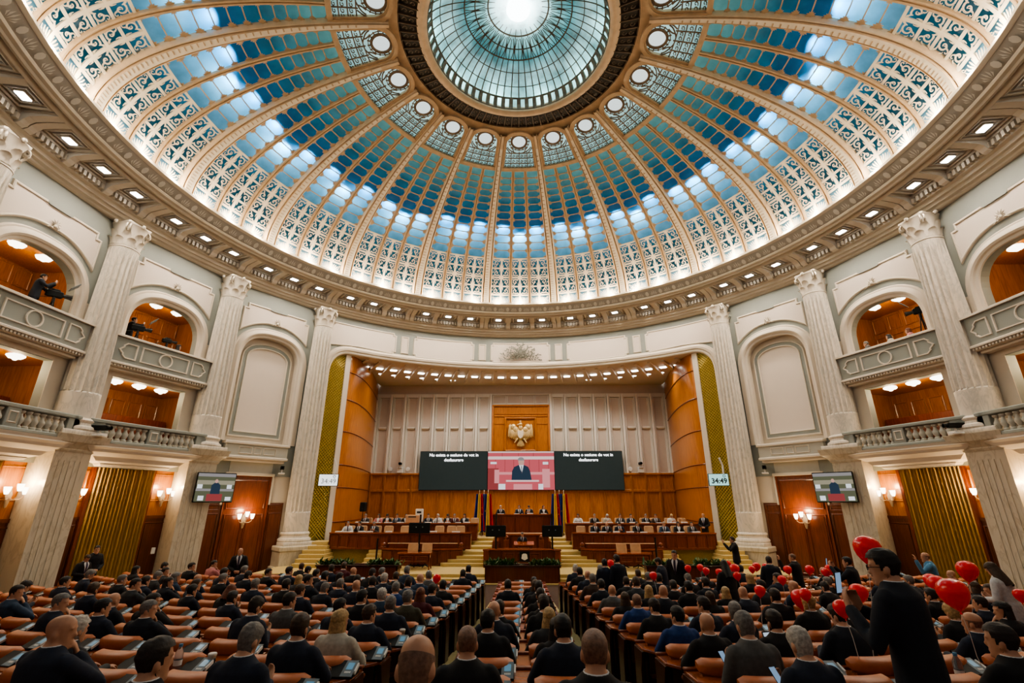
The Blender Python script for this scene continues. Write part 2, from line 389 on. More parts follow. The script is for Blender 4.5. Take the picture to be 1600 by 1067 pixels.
def grid_uv(name, mat, us, ts, off, vf):
    vs = [dome(u, t, off) for t in ts for u in us]; n = len(us)
    fs = [(j * n + i, j * n + i + 1, (j + 1) * n + i + 1, (j + 1) * n + i) for j in range(len(ts) - 1) for i in range(n - 1)]
    me = bpy.data.meshes.new(name); me.from_pydata(vs, [], fs); me.materials.append(mat)
    uvl = me.uv_layers.new(name='UVMap')
    for p in me.polygons:
        for li in p.loop_indices:
            vi = me.loops[li].vertex_index
            uvl.data[li].uv = ((us[vi % n] + .5), vf(ts[vi // n]))
    me.polygons.foreach_set('use_smooth', [True] * len(me.polygons)); me.update()
    return me
lin = lambda a, b, n: [a + (b - a) * i / n for i in range(n + 1)]
GLASS = stained('blue_stained_glass', [(0., (.55, .75, .85)), (.07, (.30, .52, .62)), (.12, (.03, .14, .20)), (.36, (.035, .18, .27)), (.42, (.05, .24, .40)), (.45, (.14, .40, .58)), (.56, (.12, .38, .58)), (.64, (.022, .18, .38)), (.70, (.014, .14, .31)), (.8, (.03, .19, .30)), (.93, (.12, .34, .36)), (1., (.17, .42, .42))], .30)  # paler foot and lower blue rows carry nearby lamp glow in their colour
TEAL = stained('pale_teal_glass', [(0., (.22, .44, .45)), (1., (.48, .68, .66))], .75)
glass_me = grid_uv('stained_pane', GLASS, lin(-.47, .47, 14), lin(0, 1.035, 44), -.06, lambda t: t / 1.035)
med_me = grid_uv('medallion_pane', TEAL, lin(-.47, .47, 8), lin(1.03, 1.215, 8), -.06, lambda t: (t - 1.03) / .18)

def strip(mb, path, w, off, mi=0, thick=.03):
    """ribbon in the dome surface; path of (x metres from the bay middle at that t, t); w width or list"""
    n = len(path); L = []
    for i, (x, t) in enumerate(path):
        x0, t0 = path[max(i - 1, 0)]; x1, t1 = path[min(i + 1, n - 1)]
        dx, dt = x1 - x0, (t1 - t0) * ds(t)
        k = sqrt(dx * dx + dt * dt) or 1; nx, nt_ = -dt / k, dx / k
        ww = (w[i] if isinstance(w, list) else w) / 2
        L.append([dome((x + s * nx * ww) / bw(t), t + s * nt_ * ww / ds(t), o) for s, o in ((1, off - thick), (1, off), (-1, off), (-1, off - thick))])
    mb.loft(L, caps=True, closed=True, mi=mi)

def upath(u0, t0, u1, t1, n):
    out = []
    for i in range(n + 1):
        t = t0 + (t1 - t0) * i / n; u = u0 + (u1 - u0) * i / n
        out.append((u * bw(t), t))
    return out

# filigree cell in unit coordinates (0..1 , 0..1), mirrored in pairs about the column's middle
def spiral(cx, cy, r0, r1, a0, a1, w0, w1, n=13):
    return [(cx + (r0 + (r1 - r0) * (i / n) ** .8) * cos(a0 + (a1 - a0) * i / n), cy + (r0 + (r1 - r0) * (i / n) ** .8) * sin(a0 + (a1 - a0) * i / n), w0 + (w1 - w0) * i / n) for i in range(n + 1)]
CELL = [spiral(.50, .48, .36, .05, -2.4, 5.4, .15, .06, 16), spiral(.74, .80, .19, .03, 3.6, -1.4, .10, .05, 9),
        [(.02, .03, .16), (.14, .10, .17), (.24, .22, .10), (.27, .34, .04)], [(.04, .98, .14), (.13, .86, .15), (.16, .70, .06), (.14, .58, .02)],
        [(.98, .04, .14), (.86, .16, .14), (.72, .18, .08), (.64, .14, .03)], [(.50, .48, .02), (.45, .62, .13), (.52, .74, .03)], [(.96, .5, .10), (.9, .62, .10), (.8, .66, .03)]]
FAN = [[(0.03, .03, .05), (.10 + .8 * k / 5, .35 + .35 * (1 - (k / 5) ** 2), .12), (.14 + .83 * k / 5, .48 + .42 * (1 - (k / 5) ** 2), .05)] for k in range(6)] + [spiral(.82, .82, .14, .03, -2.6, 3.4, .08, .05, 8)]

lat = MB(); mun = MB(); orn = MB()
for c in range(3):
    ua, ub = C3[c], C3[c + 1]; um = (ua + ub) / 2; hw = (ub - ua) / 2
    for r in range(5):
        ta, tb = ROWS[r], ROWS[r + 1]
        cell = FAN if r == 0 else CELL
        for s in (-1, 1):
            for st in cell:
                flip = (r % 2 == 0 and r)
                pts = []; ws = []
                for (x, y, w) in st:
                    if flip: y = 1 - y
                    t = ta + (tb - ta) * (.07 + .86 * y)
                    u = um + s * hw * (.05 + .90 * x)
                    pts.append((u * bw(t), t)); ws.append(w * hw * bw(t) * .68)
                strip(lat, pts, ws, .05, thick=.015)
        # straps of the lattice
        strip(lat, upath(ua, tb, ub, tb, 4), .10, .07, thick=.05)
    strip(lat, upath(um, ROWS[0], um, ROWS[5], 14), .12, .07, thick=.05)
    for r in range(len(BLUE) - 1):
        strip(mun, upath(ua, BLUE[r + 1], ub, BLUE[r + 1], 4), .045, .05, thick=.04)
        # leaf sprigs where the glazing bars cross
        for uu in (ua, ub):
            for tt in (BLUE[r], BLUE[r + 1]):
                si = 1 if uu == ua else -1; sj = 1 if tt == BLUE[r] else -1
                R_ = bw(tt) * (ub - ua) * .5
                for ang in (.2, .75, 1.35):
                    x0 = uu * bw(tt) + si * .05
                    strip(orn, [(x0, tt), (x0 + si * cos(ang) * R_ * .22, tt + sj * sin(ang) * R_ * .22 / ds(tt)), (x0 + si * cos(ang + .25) * R_ * .36, tt + sj * sin(ang + .25) * R_ * .36 / ds(tt))], [.05, .10 * R_ + .02, .01], .05, thick=.01)
for u in (-.1433, .1433):                                  # secondary ribs between the three glass columns
    for d, w, o in ((-.07, .07, .14), (0, .09, .10), (.07, .07, .14)):
        ts = lin(0, 1.03, 40)
        strip(mun, [(u * bw(t) + d * (.45 + .55 * cos(t)), t) for t in ts], [w * (.45 + .55 * cos(t)) for t in ts], o, mi=0, thick=.12)
strip(mun, upath(-.45, 1.035, .45, 1.035, 8), .22, .14, thick=.16)
lat_me = lat.mesh('gilded_lattice', M['lattice']); mun_me = mun.mesh('glazing_bar', M['bronzel']); orn_me = orn.mesh('leaf_sprig', M['bronzel'])
# medallion: arched frame, ring, filigree
T0 = 1.150
def arch_path(k, n=14):
    """k metres inside the arch line"""
    out = []
    for t in lin(1.04, T0, 5): out.append((-(EDGE * bw(t) - k), t))
    hw = EDGE * bw(T0) - k
    for i in range(1, n):
        a = pi - pi * i / n
        out.append((hw * cos(a), T0 + hw * .98 * sin(a) / ds(T0)))
    for t in lin(T0, 1.04, 5): out.append((EDGE * bw(t) - k, t))
    return out
af = MB()
strip(af, arch_path(-.02), .16, .16, thick=.2); strip(af, arch_path(.10), .08, .10, thick=.14)
# spandrel plate up to the crown ring
ap = arch_path(-.02)
T1 = 1.226
vs = []; fs = []
for (x, t) in ap:
    vs.append(dome(x / bw(t), t, .02))
    w = .5 * bw(t)
for i, (x, t) in enumerate(ap):
    f = i / (len(ap) - 1); 
    if t <= T0 + 1e-6: q = (math.copysign(.5, x), t)
    else: q = (max(-.5, min(.5, x / bw(t) * 1.35)), T1)
    vs.append(dome(q[0], q[1], .02))
n = len(ap)
af.add(vs, [(i, i + 1, n + i + 1, n + i) for i in range(n - 1)])
af_me = af.mesh('arched_frame', M['bronzel'])
mf = MB(); TM = 1.166; rm = .40
ringp = lambda r, n=22: [(r * cos(2 * pi * i / n), TM + r * sin(2 * pi * i / n) / ds(TM)) for i in range(n + 1)]
strip(mf, ringp(rm), .11, .07, thick=.05); strip(mf, ringp(rm + .13), .03, .05)
for k in range(16):
    a = 2 * pi * k / 16
    strip(mf, [((rm + .05) * cos(a), TM + (rm + .05) * sin(a) / ds(TM)), ((rm + .17) * cos(a), TM + (rm + .17) * sin(a) / ds(TM))], .05, .05)
for t in (1.062, 1.088, 1.112): strip(mf, upath(-.42, t, .42, t, 4), .05, .05)
for u in (-.21, 0, .21): strip(mf, upath(u, 1.04, u, 1.118, 4), .05, .05)
for i in range(4):
    for j in range(3):
        ua = -.42 + .21 * i; ta = (1.04, 1.062, 1.088)[j]; tb = (1.062, 1.088, 1.112)[j]
        for s in (-1, 1):
            p = spiral(.5 + s * .22, .5, .26, .06, -2.2, 3.6, .10, .06, 9)
            strip(mf, [((ua + .21 * x) * bw(ta + (tb - ta) * y), ta + (tb - ta) * y) for x, y, w in p], [w * .36 for x, y, w in p], .05)
for s in (-1, 1):
    for (x0, t0, x1, t1, b) in ((.15, 1.112, .62, 1.14, .1), (.5, 1.115, .72, 1.15, .05), (.3, 1.116, .45, 1.14, -.05)):
        strip(mf, [(s * (x0 + (x1 - x0) * q + b * sin(pi * q)), t0 + (t1 - t0) * q) for q in lin(0, 1, 6)], .05, .05)
mf_me = mf.mesh('medallion_filigree', M['bronze'])
disc = MB(); disc.add([dome(x / bw(t), t, -.02) for x, t in ringp(rm)[:-1]], [tuple(range(22))])
MEDG = glow('lit_opal_glass', (.86, .95, .92), 1.05)
disc_me = disc.mesh('opal_roundel', MEDG)

for k in BAYS:
    w = empty('window_%d' % (k + 8), (0, YC, 0), -k * PH, kind='structure')
    link('stained_pane', glass_me, w); link('gilded_lattice', lat_me, w); link('glazing_bars', mun_me, w); link('leaf_sprigs', orn_me, w)
    link('medallion_pane', med_me, w); link('arched_frame', af_me, w); link('medallion_filigree', mf_me, w); link('opal_roundel', disc_me, w)

# ribs and crown: the ceiling
ceil = empty('ceiling', (0, YC, 0), kind='structure')
rib = MB(); tick = MB()
prof = [(-1.06, -.12), (-1.06, .10), (-.92, .20), (-.80, .22), (-.66, .13), (-.58, .13), (-.52, .26), (.52, .26), (.58, .13), (.66, .13), (.80, .22), (.92, .20), (1.06, .10), (1.06, -.12)]
def ribw(t): return .5 * bw(t) * (1 - 2 * EDGE)           # half width of a rib
rows = []
for t in lin(-.01, 1.2, 60):
    hw = ribw(t)
    rows.append([dome((x * hw) / bw(t), t, o) for x, o in prof])
rib.loft(rows, caps=False, closed=False)
rib_me = rib.mesh('rib', M['gold'], True, 30)
for i in range(46):
    t = .03 + 1.1 * i / 46
    hw = ribw(t)
    tick.loft([[dome(x * hw / bw(t), t + d, o) for x, o in ((-.46, .25), (-.46, .28), (.1, .28), (.1, .25))] for d in (-.0022, .0022)], caps=True)
tick_me = tick.mesh('rib_notches', M['bronzel'])
fl = MB()
rows = []
for t in lin(-.01, 1.14, 50):
    hw = ribw(t); rows.append([dome(x * hw / bw(t), t, .262) for x in (-.50, .50)])
fl.loft(rows, caps=False, closed=False)
fil_me = fl.mesh('rib_fillet', M['goldw'], True)
for k in [b - .5 for b in BAYS] + [7.5]:
    r = link('rib', rib_me, ceil, rot=(0, 0, -k * PH)); link('rib_fillet', fil_me, r); link('rib_notches', tick_me, r)

def crown_z(R): return 18.13 + .13 * max(0, (R - 4.05)) / .84
cr = MB(); cr.lathe([(4.95, 18.30), (4.60, 18.24), (4.05, 18.2)], 80)
cr.build('crown_plate', M['crown'], ceil, True)
cf = MB()
for k in range(80):
    a = 2 * pi * k / 80
    for j, (r0, r1, w) in enumerate(((4.1, 4.9, .03),)):
        c_, s_ = cos(a), sin(a)
        cf.box(r0, r1, -w / 2, w / 2, 18.12, 18.2, mp=lambda p, c_=c_, s_=s_: (p[0] * c_ - p[1] * s_, p[0] * s_ + p[1] * c_, p[2] + .08 * (p[0] - 4.05)))
    for (rc, rr) in ((4.32, .11), (4.6, .12)):
        a2 = a + pi / 80; pts = []
        for (x, y, w) in spiral(0, 0, rr, .03, 0, 5.2, 1, 1, 8):
            R = rc + x; aa = a2 + y / R
            pts.append((R * cos(aa), R * sin(aa), 18.13 + .08 * (R - 4.05)))
        cf.tube(pts, .018, 4)
cf.build('crown_filigree', M['bronze'], ceil)
for rr in range(1):
    for z, r0, r1 in ((0, 3.78, 4.08),):
        ring = MB(); ring.lathe([(3.72, 18.35), (3.74, 18.12), (3.84, 18.05), (3.92, 18.02), (4.02, 18.05), (4.06, 18.12), (4.14, 18.16), (4.16, 18.25)], 96)
        ring.build('oculus_ring', M['gold'], ceil, True)
# inner ring of the crown where the ribs die
r2 = MB(); r2.lathe([(4.86, 18.36), (4.86, 18.22), (4.96, 18.18), (5.04, 18.24), (5.04, 18.3)], 96)
r2.build('crown_ring', M['bronze'], ceil, True)

# oculus: shallow glass cupola
sky = empty('window_16', (0, YC, 0), kind='structure')
OR, OB, OZ = 3.78, 1.9, 18.2
def ocu(a, q, off=0):
    R = (OR - off) * cos(q); return (R * cos(a), R * sin(a), OZ + (OB - off) * sin(q))
qs = [0, .12, .30, .5, .72, .90, 1.08, 1.2, 1.32, 1.45, pi / 2 - .001]
na = 96
vs = [ocu(2 * pi * i / na, q, -.04) for q in qs for i in range(na + 1)]
me = bpy.data.meshes.new('cupola_pane')
me.from_pydata(vs, [], [(j * (na + 1) + i, j * (na + 1) + i + 1, (j + 1) * (na + 1) + i + 1, (j + 1) * (na + 1) + i) for j in range(len(qs) - 1) for i in range(na)])
OGL = stained('teal_cupola_glass', [(0., (.36, .58, .56)), (.25, (.20, .42, .44)), (.45, (.30, .52, .54)), (.6, (.10, .34, .38)), (.74, (.22, .46, .47)), (.88, (.62, .8, .8)), (1., (1, 1, 1))], .5, (.45, 1.45))
uvl = me.uv_layers.new(name='UVMap')
for p in me.polygons:
    for li in p.loop_indices:
        vi = me.loops[li].vertex_index; uvl.data[li].uv = (0, qs[vi // (na + 1)] / (pi / 2))
me.materials.append(OGL); me.polygons.foreach_set('use_smooth', [True] * len(me.polygons))
link('cupola_pane', me, sky)
cb = MB()
for i in range(60):
    a = 2 * pi * i / 60
    cb.tube([ocu(a, q, .02) for q in lin(0, 1.18 if i % 2 else 1.3, 12)], [.045, .04, .035, .032, .03, .028, .026, .024, .022, .02, .018, .016, .014], 4)
for q, w in ((.02, .07), (.30, .07), (.52, .03), (.74, .03), (.92, .05), (1.06, .04), (1.22, .05)):
    cb.tube([ocu(2 * pi * i / 64, q, .02) for i in range(65)], w * .7, 5)
cb.build('cupola_bars', M['bronze'], sky)
bk = MB()
for i in range(60):                                       # broad bars of the lowest tier
    a = 2 * pi * i / 60
    bk.loft([[ocu(a + d, q, o) for d, o in ((-.027, 0), (-.024, .07), (.024, .07), (.027, 0))] for q in (0, .15, .30)])
for i in range(30):
    a = 2 * pi * (i + .5) / 30
    for s in (-1, 1):
        bk.tube([ocu(a + s * (.05 + .05 * sin(q_ * 3)) * (1 - .2 * q_), .93 + .26 * q_, .02) for q_ in lin(0, 1, 6)], .018, 4)
bk.build('cupola_tier_bars', M['bronze'], sky)
core = MB(); core.lathe([(.02, 0), (.36, .03), (.5, .12)], 30, (0, 0, OZ + OB - .42))
core.build('lit_boss', glow('lit_boss_glass', (.92, 1, 1), 7.), sky, True)

# ------------------------------------------------------------------ cornice ring (stone), soffit and its floodlights
ring = empty('trim_1', (0, YC, 0), kind='structure')
A0, A1 = pi / 2 - 7.6 * PH, pi / 2 + 7.6 * PH
NA = 304
fr = MB()
fr.lathe([(14.75, 12.30), (14.62, 12.36), (14.34, 12.36), (14.28, 12.50), (14.20, 12.50), (14.20, 12.40), (14.26, 12.34), (14.30, 12.31)], NA, a0=A0, a1=A1)
fr.build('cove_lip', M['stone'], ring, True, 25)
fb = MB()
fb.lathe([(14.30, 12.32), (14.36, 12.28), (14.44, 12.18), (14.60, 12.02), (14.66, 11.98)], NA, a0=A0, a1=A1)
fb.build('frieze_band', M['frieze'], ring, True)
f2 = MB()
f2.lathe([(14.62, 12.03), (14.58, 11.97), (14.62, 11.90), (14.72, 11.86), (14.76, 11.80), (14.84, 11.80), (14.90, 11.87), (14.90, 11.92)], NA, a0=A0, a1=A1)
f2.build('frieze_moulding', M['stone'], ring, True, 25)
lf = MB()
def frz(a, s):                                             # s 0..1 up the sloped band
    R = 14.60 - .26 * s; z = 12.02 + .26 * s
    R -= .035; z -= .03
    return (R * cos(a), R * sin(a), z)
nl = 11
for k in range(-7 * nl - 5, 7 * nl + 6):
    a = pi / 2 + k * PH / nl; w = PH / nl
    if k % 2:
        for j, (hx, s0, s1) in enumerate(((0, .02, 1.0), (.24, .1, .85), (-.24, .1, .85), (.38, .05, .55), (-.38, .05, .55))):
            b = a + hx * w * .4
            lf.add([frz(b, s0), frz(a + hx * w + .07 * w, (s0 + s1) / 2), frz(a + hx * w * 1.1, s1), frz(a + hx * w - .07 * w, (s0 + s1) / 2)], [(0, 1, 2, 3)])
    else:
        lf.add([frz(a + w * .26 * cos(q), .5 + .42 * sin(q)) for q in [2 * pi * i / 8 for i in range(8)]], [tuple(range(8))])
lf.build('frieze_leaves', M['leafst'], ring)
so = MB()
so.lathe([(14.88, 11.88), (15.0, 11.72), (15.02, 11.88), (16.15, 11.90)], NA, a0=A0, a1=A1)
so.build('soffit', M['stone'], ring, True, 20)
en = MB()
en.lathe([(16.10, 11.90), (16.12, 11.72), (16.22, 11.70), (16.22, 11.40), (16.34, 11.36), (16.36, 11.24), (16.46, 11.22), (16.50, 11.12), (16.62, 11.08), (16.64, 11.02), (16.70, 10.98), (16.90, 10.98)], NA, a0=A0, a1=A1)
en.build('architrave', M['stone'], ring, True, 20)
de = MB()
for k in range(-7 * 26, 7 * 26 + 1):
    a = pi / 2 + k * PH / 26; c_, s_ = cos(a), sin(a)
    de.box(16.06, 16.22, -.055, .055, 11.46, 11.66, mp=lambda p, c_=c_, s_=s_: (p[0] * c_ - p[1] * s_, p[0] * s_ + p[1] * c_, p[2]))
de.build('dentils', M['stone'], ring)
bk = MB()
def bracket(mb, a, w=.13):
    c_, s_ = cos(a), sin(a)
    mp = lambda p: (p[0] * c_ - p[1] * s_, p[0] * s_ + p[1] * c_, p[2])
    out = [(15.04, 11.9), (15.02, 11.80), (15.06, 11.76), (15.5, 11.72), (15.85, 11.66), (15.98, 11.56), (16.06, 11.44), (16.16, 11.38), (16.22, 11.40), (16.22, 11.9)]
    mb.add([(r, y, z) for y in (-w, w) for r, z in out], [tuple(range(9, -1, -1)), tuple(range(10, 20))] + [(i, (i + 1) % 10, 10 + (i + 1) % 10, 10 + i) for i in range(10)], mp=mp)
    mb.box(15.02, 16.24, -w - .05, w + .05, 11.82, 11.9, mp=mp)
for k in range(-7, 8):
    for d in (-.165, .165, .47, -.47): bracket(bk, pi / 2 - (k + d) * PH)
bk.build('soffit_brackets', M['trim'], ring)
co = MB(); co2 = MB()
for k in range(-7, 8):
    for d in (-.304, 0, .304):
        a = pi / 2 - (k + d) * PH; c_, s_ = cos(a), sin(a)
        mp = lambda p, c_=c_, s_=s_: ((15.6 + p[2]) * c_ - p[0] * s_, (15.6 + p[2]) * s_ + p[0] * c_, 11.89 + p[1])
        co.mould(rect(-.44, .44, -.40, .40), [(0, 0), (0, -.07), (.05, -.09), (.10, -.05), (.12, 0)], True, mp=mp)
        co2.mould(rect(-.27, .27, -.25, .25), [(0, 0), (0, -.05), (.05, -.06), (.08, 0)], True, mp=mp)
co.build('coffer_frames', M['stone'], ring); co2.build('coffer_inner_frames', M['frieze'], ring)

fhouse = MB(); fhouse.rbox(-.22, .22, -.17, .17, -.02, .06, .03)
fh_me = fhouse.mesh('housing', M['stone'])
fdif = MB(); fdif.rbox(-.18, .18, -.13, .13, -.035, -.021, .02); fdif.ball((.05, -.06, -.035), .075, .06, .04, 8, 5)
fd_me = fdif.mesh('diffuser', M['lampw'])
LAMPS = []
for k in range(-7, 8):
    for d in (-.304, 0, .304):
        a = (k + d) * PH
        if abs(k + d) > 6.2: continue
        r = empty('floodlight', (15.6 * sin(a), YC + 15.6 * cos(a), 11.84), -a, 'bright square floodlight recessed in a coffer of the ring under the dome', 'floodlight', 'floodlights in the ring soffit under the dome', 'thing')
        link('housing', fh_me, r); link('diffuser', fd_me, r)
        LAMPS.append(r)
# ------------------------------------------------------------------ walls of the rotunda
BR = 16.75; HWID = BR * tan(PH / 2)
FL = -3.3                                                   # lowest floor
SIDE = {-1: 'left', 1: 'right'}
def bayframe(k, name, **kw):
    a = k * PH
    return empty(name, (BR * sin(a), YC + BR * cos(a), 0), -a, **kw)

def sarch(hw, z0, zs, zt, n=22, e=.78):
    """outline of a basket arch, clockwise from lower right seen from the room -> (x,z)"""
    return [(-hw, z0)] + arc(0, zs, hw, zt - zs, pi, 0, n, e) + [(hw, z0)]

def panel_outline():
    z1 = 10.12
    top = [(-1.82, 8.62), (-1.82, 9.86), (-1.62, 9.86), (-1.62, z1), (1.62, z1), (1.62, 9.86), (1.82, 9.86), (1.82, 8.62)]
    low = [(x, 8.62 + .70 * (1 - abs(x / 1.82) ** 2.3)) for x in lin(1.7, -1.7, 16)]
    return top + low

def spray(mb, cx, cz, s, y):
    for k in range(9):
        a = -.3 + (pi + .6) * k / 8
        L = s * (.55 + .45 * abs(sin(a)))
        c_, s_ = cos(a), sin(a)
        mb.add([(cx, y, cz), (cx + L * .5 * c_ - .12 * s * s_, y - .05, cz + L * .5 * s_ + .12 * s * c_), (cx + L * c_, y - .03, cz + L * s_), (cx + L * .5 * c_ + .12 * s * s_, y - .05, cz + L * .5 * s_ - .12 * s * c_)], [(0, 1, 2, 3)])
    mb.ball((cx, y - .03, cz), s * .24, .06, s * .24, 8, 5)
    for sx in (-1, 1):
        mb.tube([(cx + sx * s * (.3 + .18 * i + .0 * i), y - .03, cz - s * .35 + s * .12 * sin(i * 1.3)) for i in range(5)], [s * .1, s * .09, s * .07, s * .05, s * .02], 5)

def upper_panel(w):
    p = panel_outline()
    b = MB(); b.slab(p, -.035, .0); b.build('raised_panel', M['pink'], w)
    b = MB(); b.mould(p, [(-.06, -.03), (-.05, -.07), (-.01, -.08), (.03, -.06), (.05, .0)], True); b.build('panel_moulding', M['trim'], w)
    b = MB(); spray(b, 0, 9.38, .30, -.06); b.build('leaf_ornament', M['trim'], w)
    b = MB(); b.slab([(-.42, 10.04), (-.5, 10.12), (-.42, 10.2), (.42, 10.2), (.5, 10.12), (.42, 10.04)], -.09, 0); b.build('tablet_ornament', M['sage'], w)

# shared meshes of a balcony
def mk_parapet():
    b = MB(); b.rbox(-2.06, 2.06, -.52, -.02, 5.28, 6.34, .03)
    return b.mesh('parapet', M['sage'])
def mk_parcap():
    b = MB()
    b.mould([(-2.06, 6.34), (2.06, 6.34)], [(.0, -.60), (.07, -.60), (.09, -.56), (.09, .0)])
    b.box(-2.12, 2.12, -.62, .0, 6.33, 6.40)
    # stepped cornice below
    for i, (dz, dy) in enumerate(((5.22, .58), (5.12, .48), (5.02, .34))):
        b.rbox(-2.1 + i * .05, 2.1 - i * .05, -dy, 0, dz, dz + .10, .02)
    for i in range(34):
        x = -2.0 + 4.0 * i / 33; b.box(x - .035, x + .035, -.54, -.40, 5.14, 5.21)
    return b.mesh('parapet_mouldings', M['trim'])
def mk_parfr():
    b = MB(); y = -.52
    pr = [(-.03, y), (-.02, y - .04), (.02, y - .04), (.03, y)]
    b.mould(rect(-1.0, 1.0, 5.52, 6.12), pr, True)
    b.mould([(.27 * cos(a), 5.82 + .27 * sin(a)) for a in [-2 * pi * i / 20 for i in range(20)]], pr, True)
    for s in (-1, 1):
        p = [(s * 1.22, 5.52), (s * 1.22, 6.12), (s * 1.6, 6.12), (s * 1.72, 6.02), (s * 1.72, 5.95), (s * 1.86, 5.82), (s * 1.72, 5.69), (s * 1.72, 5.62), (s * 1.6, 5.52)]
        if s < 0: p = p[::-1]
        b.mould(p, pr, True)
    return b.mesh('parapet_frames', M['trim'])
par_me, pcap_me, pfr_me = mk_parapet(), mk_parcap(), mk_parfr()
bal = MB()
bal.lathe([(.001, 0), (.10, 0), (.10, .05), (.06, .08), (.075, .13), (.115, .22), (.11, .28), (.06, .38), (.05, .44), (.08, .47), (.10, .50), (.10, .54), (.001, .54)], 10)
bal_me = bal.mesh('baluster', M['balus'], True, 40)
rail = MB()
rail.rbox(-2.18, 2.18, -.98, -.66, 2.82, 2.96, .03); rail.rbox(-2.18, 2.18, -.98, -.66, 2.12, 2.24, .03)
for x in (-2.06, 0, 2.06): rail.rbox(x - .22, x + .22, -.95, -.69, 2.2, 2.85, .015)
for s in (-1, 1):
    rail.rbox(s * 2.18 - .16, s * 2.18 + .16, -.98, .0, 2.82, 2.96, .03); rail.rbox(s * 2.18 - .14, s * 2.18 + .14, -.95, 0, 2.12, 2.85, .02)
rail_me = rail.mesh('balustrade_rail', M['sage'])
rfr = MB(); rfr.mould(rect(-.12, .12, 2.38, 2.7), [(-.02, -.95), (0, -.98), (.03, -.95)], True); rfr_me = rfr.mesh('pier_frame', M['trim'])
corb = MB()
lv = [(2.12, 2.30, 1.02), (2.02, 2.22, .98), (1.98, 2.26, 1.0), (1.90, 2.18, .92), (1.80, 2.05, .86), (1.66, 1.80, .62), (1.62, 1.74, .60), (1.50, 1.62, .55), (1.42, 1.36, .40), (1.40, 1.36, .42), (1.33, 1.30, .36)]
corb.loft([[(-x, -y, z), (x, -y, z), (x, .05, z), (-x, .05, z)] for z, x, y in lv])
corb_me = corb.mesh('corbel', M['cream'])

wallp = MB(); wallp_d = []
def panelled(mb, x0, x1, z0, z1, y, n, gap=.06, rows=1, fr=.03):
    """framed wooden panels standing proud of a wall face at y"""
    for r in range(rows):
        za = z0 + (z1 - z0) * r / rows + gap; zb = z0 + (z1 - z0) * (r + 1) / rows - gap
        for i in range(n):
            xa = x0 + (x1 - x0) * i / n + gap; xb = x0 + (x1 - x0) * (i + 1) / n - gap
            mb.mould(rect(xa, xb, za, zb), [(0, y), (0, y - fr), (-.03, y - fr * 1.2), (-.06, y - .01)], True)
            mb.box(xa + .09, xb - .09, y - fr * .6, y, za + .09, zb - .09)

def mk_recess():
    b = MB()
    Y1 = 3.1
    # upper gallery room
    for (x0, x1, z0, z1) in ((-2.6, 2.6, 5.30, 9.0), (-2.6, 2.6, 2.12, 5.02)):
        b.box(x0, x1, Y1, Y1 + .1, z0, z1)
        b.box(x0 - .1, x0, .34, Y1, z0, z1); b.box(x1, x1 + .1, .34, Y1, z0, z1)
    panelled(b, -2.6, 2.6, 5.4, 7.9, Y1, 7); panelled(b, -2.6, 2.6, 2.9, 4.6, Y1, 7)
    panelled(b, -2.6, 2.6, 8.0, 8.9, Y1, 7)
    for s in (-1, 1):
        mp = lambda p, s=s: (s * 2.6 + s * (p[1] - 0), 1.7 + p[0], p[2])
        panelled(b, -1.3, 1.3, 5.4, 7.9, 0, 3, mp=mp) if False else None
    return b.mesh('gallery_panelling', M['wood2'])
rec_me = mk_recess()
rc2 = MB()
rc2.box(-2.6, 2.6, .34, 3.1, 8.9, 9.0); rc2.box(-2.6, 2.6, .34, 3.1, 4.93, 5.03)
rc2_me = rc2.mesh('gallery_ceiling', M['wood'])
rc3 = MB()
rc3.box(-2.6, 2.6, .37, 3.1, 5.2, 5.70); rc3.box(-1.54, 1.54, -.02, .37, 5.2, 5.70); rc3.box(-2.2, 2.2, -.7, 3.1, 2.05, 2.13)
rc3_me = rc3.mesh('gallery_floor', M['woodx'])
bn = MB()
for i, (y, z) in enumerate(((.55, 2.55), (1.35, 2.95), (2.15, 3.35))):
    bn.rbox(-2.5, 2.5, y, y + .08, 2.1, z + .35, .02); bn.rbox(-2.5, 2.5, y - .28, y + .05, z - .08, z, .02)
bn_me = bn.mesh('tiered_bench', M['woodm'])

glb = MB(); glb.lathe([(.01, -.20), (.05, -.19), (.10, -.14), (.19, -.12), (.25, -.06), (.24, -.01), (.16, .03), (.01, .03)], 14, mod=lambda a, z: 1 + .06 * cos(a * 7))
glb_me = glb.mesh('frosted_shade', M['globe'], True)
glc = MB(); glc.lathe([(.01, .10), (.10, .10), (.10, .03), (.01, .03)], 12); glc_me = glc.mesh('ceiling_rose', M['gold'])
WARM = []
def gallery_lamp(w, x, y, z, lab, grp):
    a = w.rotation_euler.z
    p = w.location + Vector((x * cos(a) - y * sin(a), x * sin(a) + y * cos(a), z))
    o = empty('ceiling_lamp', p, a, lab, 'lamp', grp, 'thing')
    link('frosted_shade', glb_me, o); link('ceiling_rose', glc_me, o)
    WARM.append((p, .28))

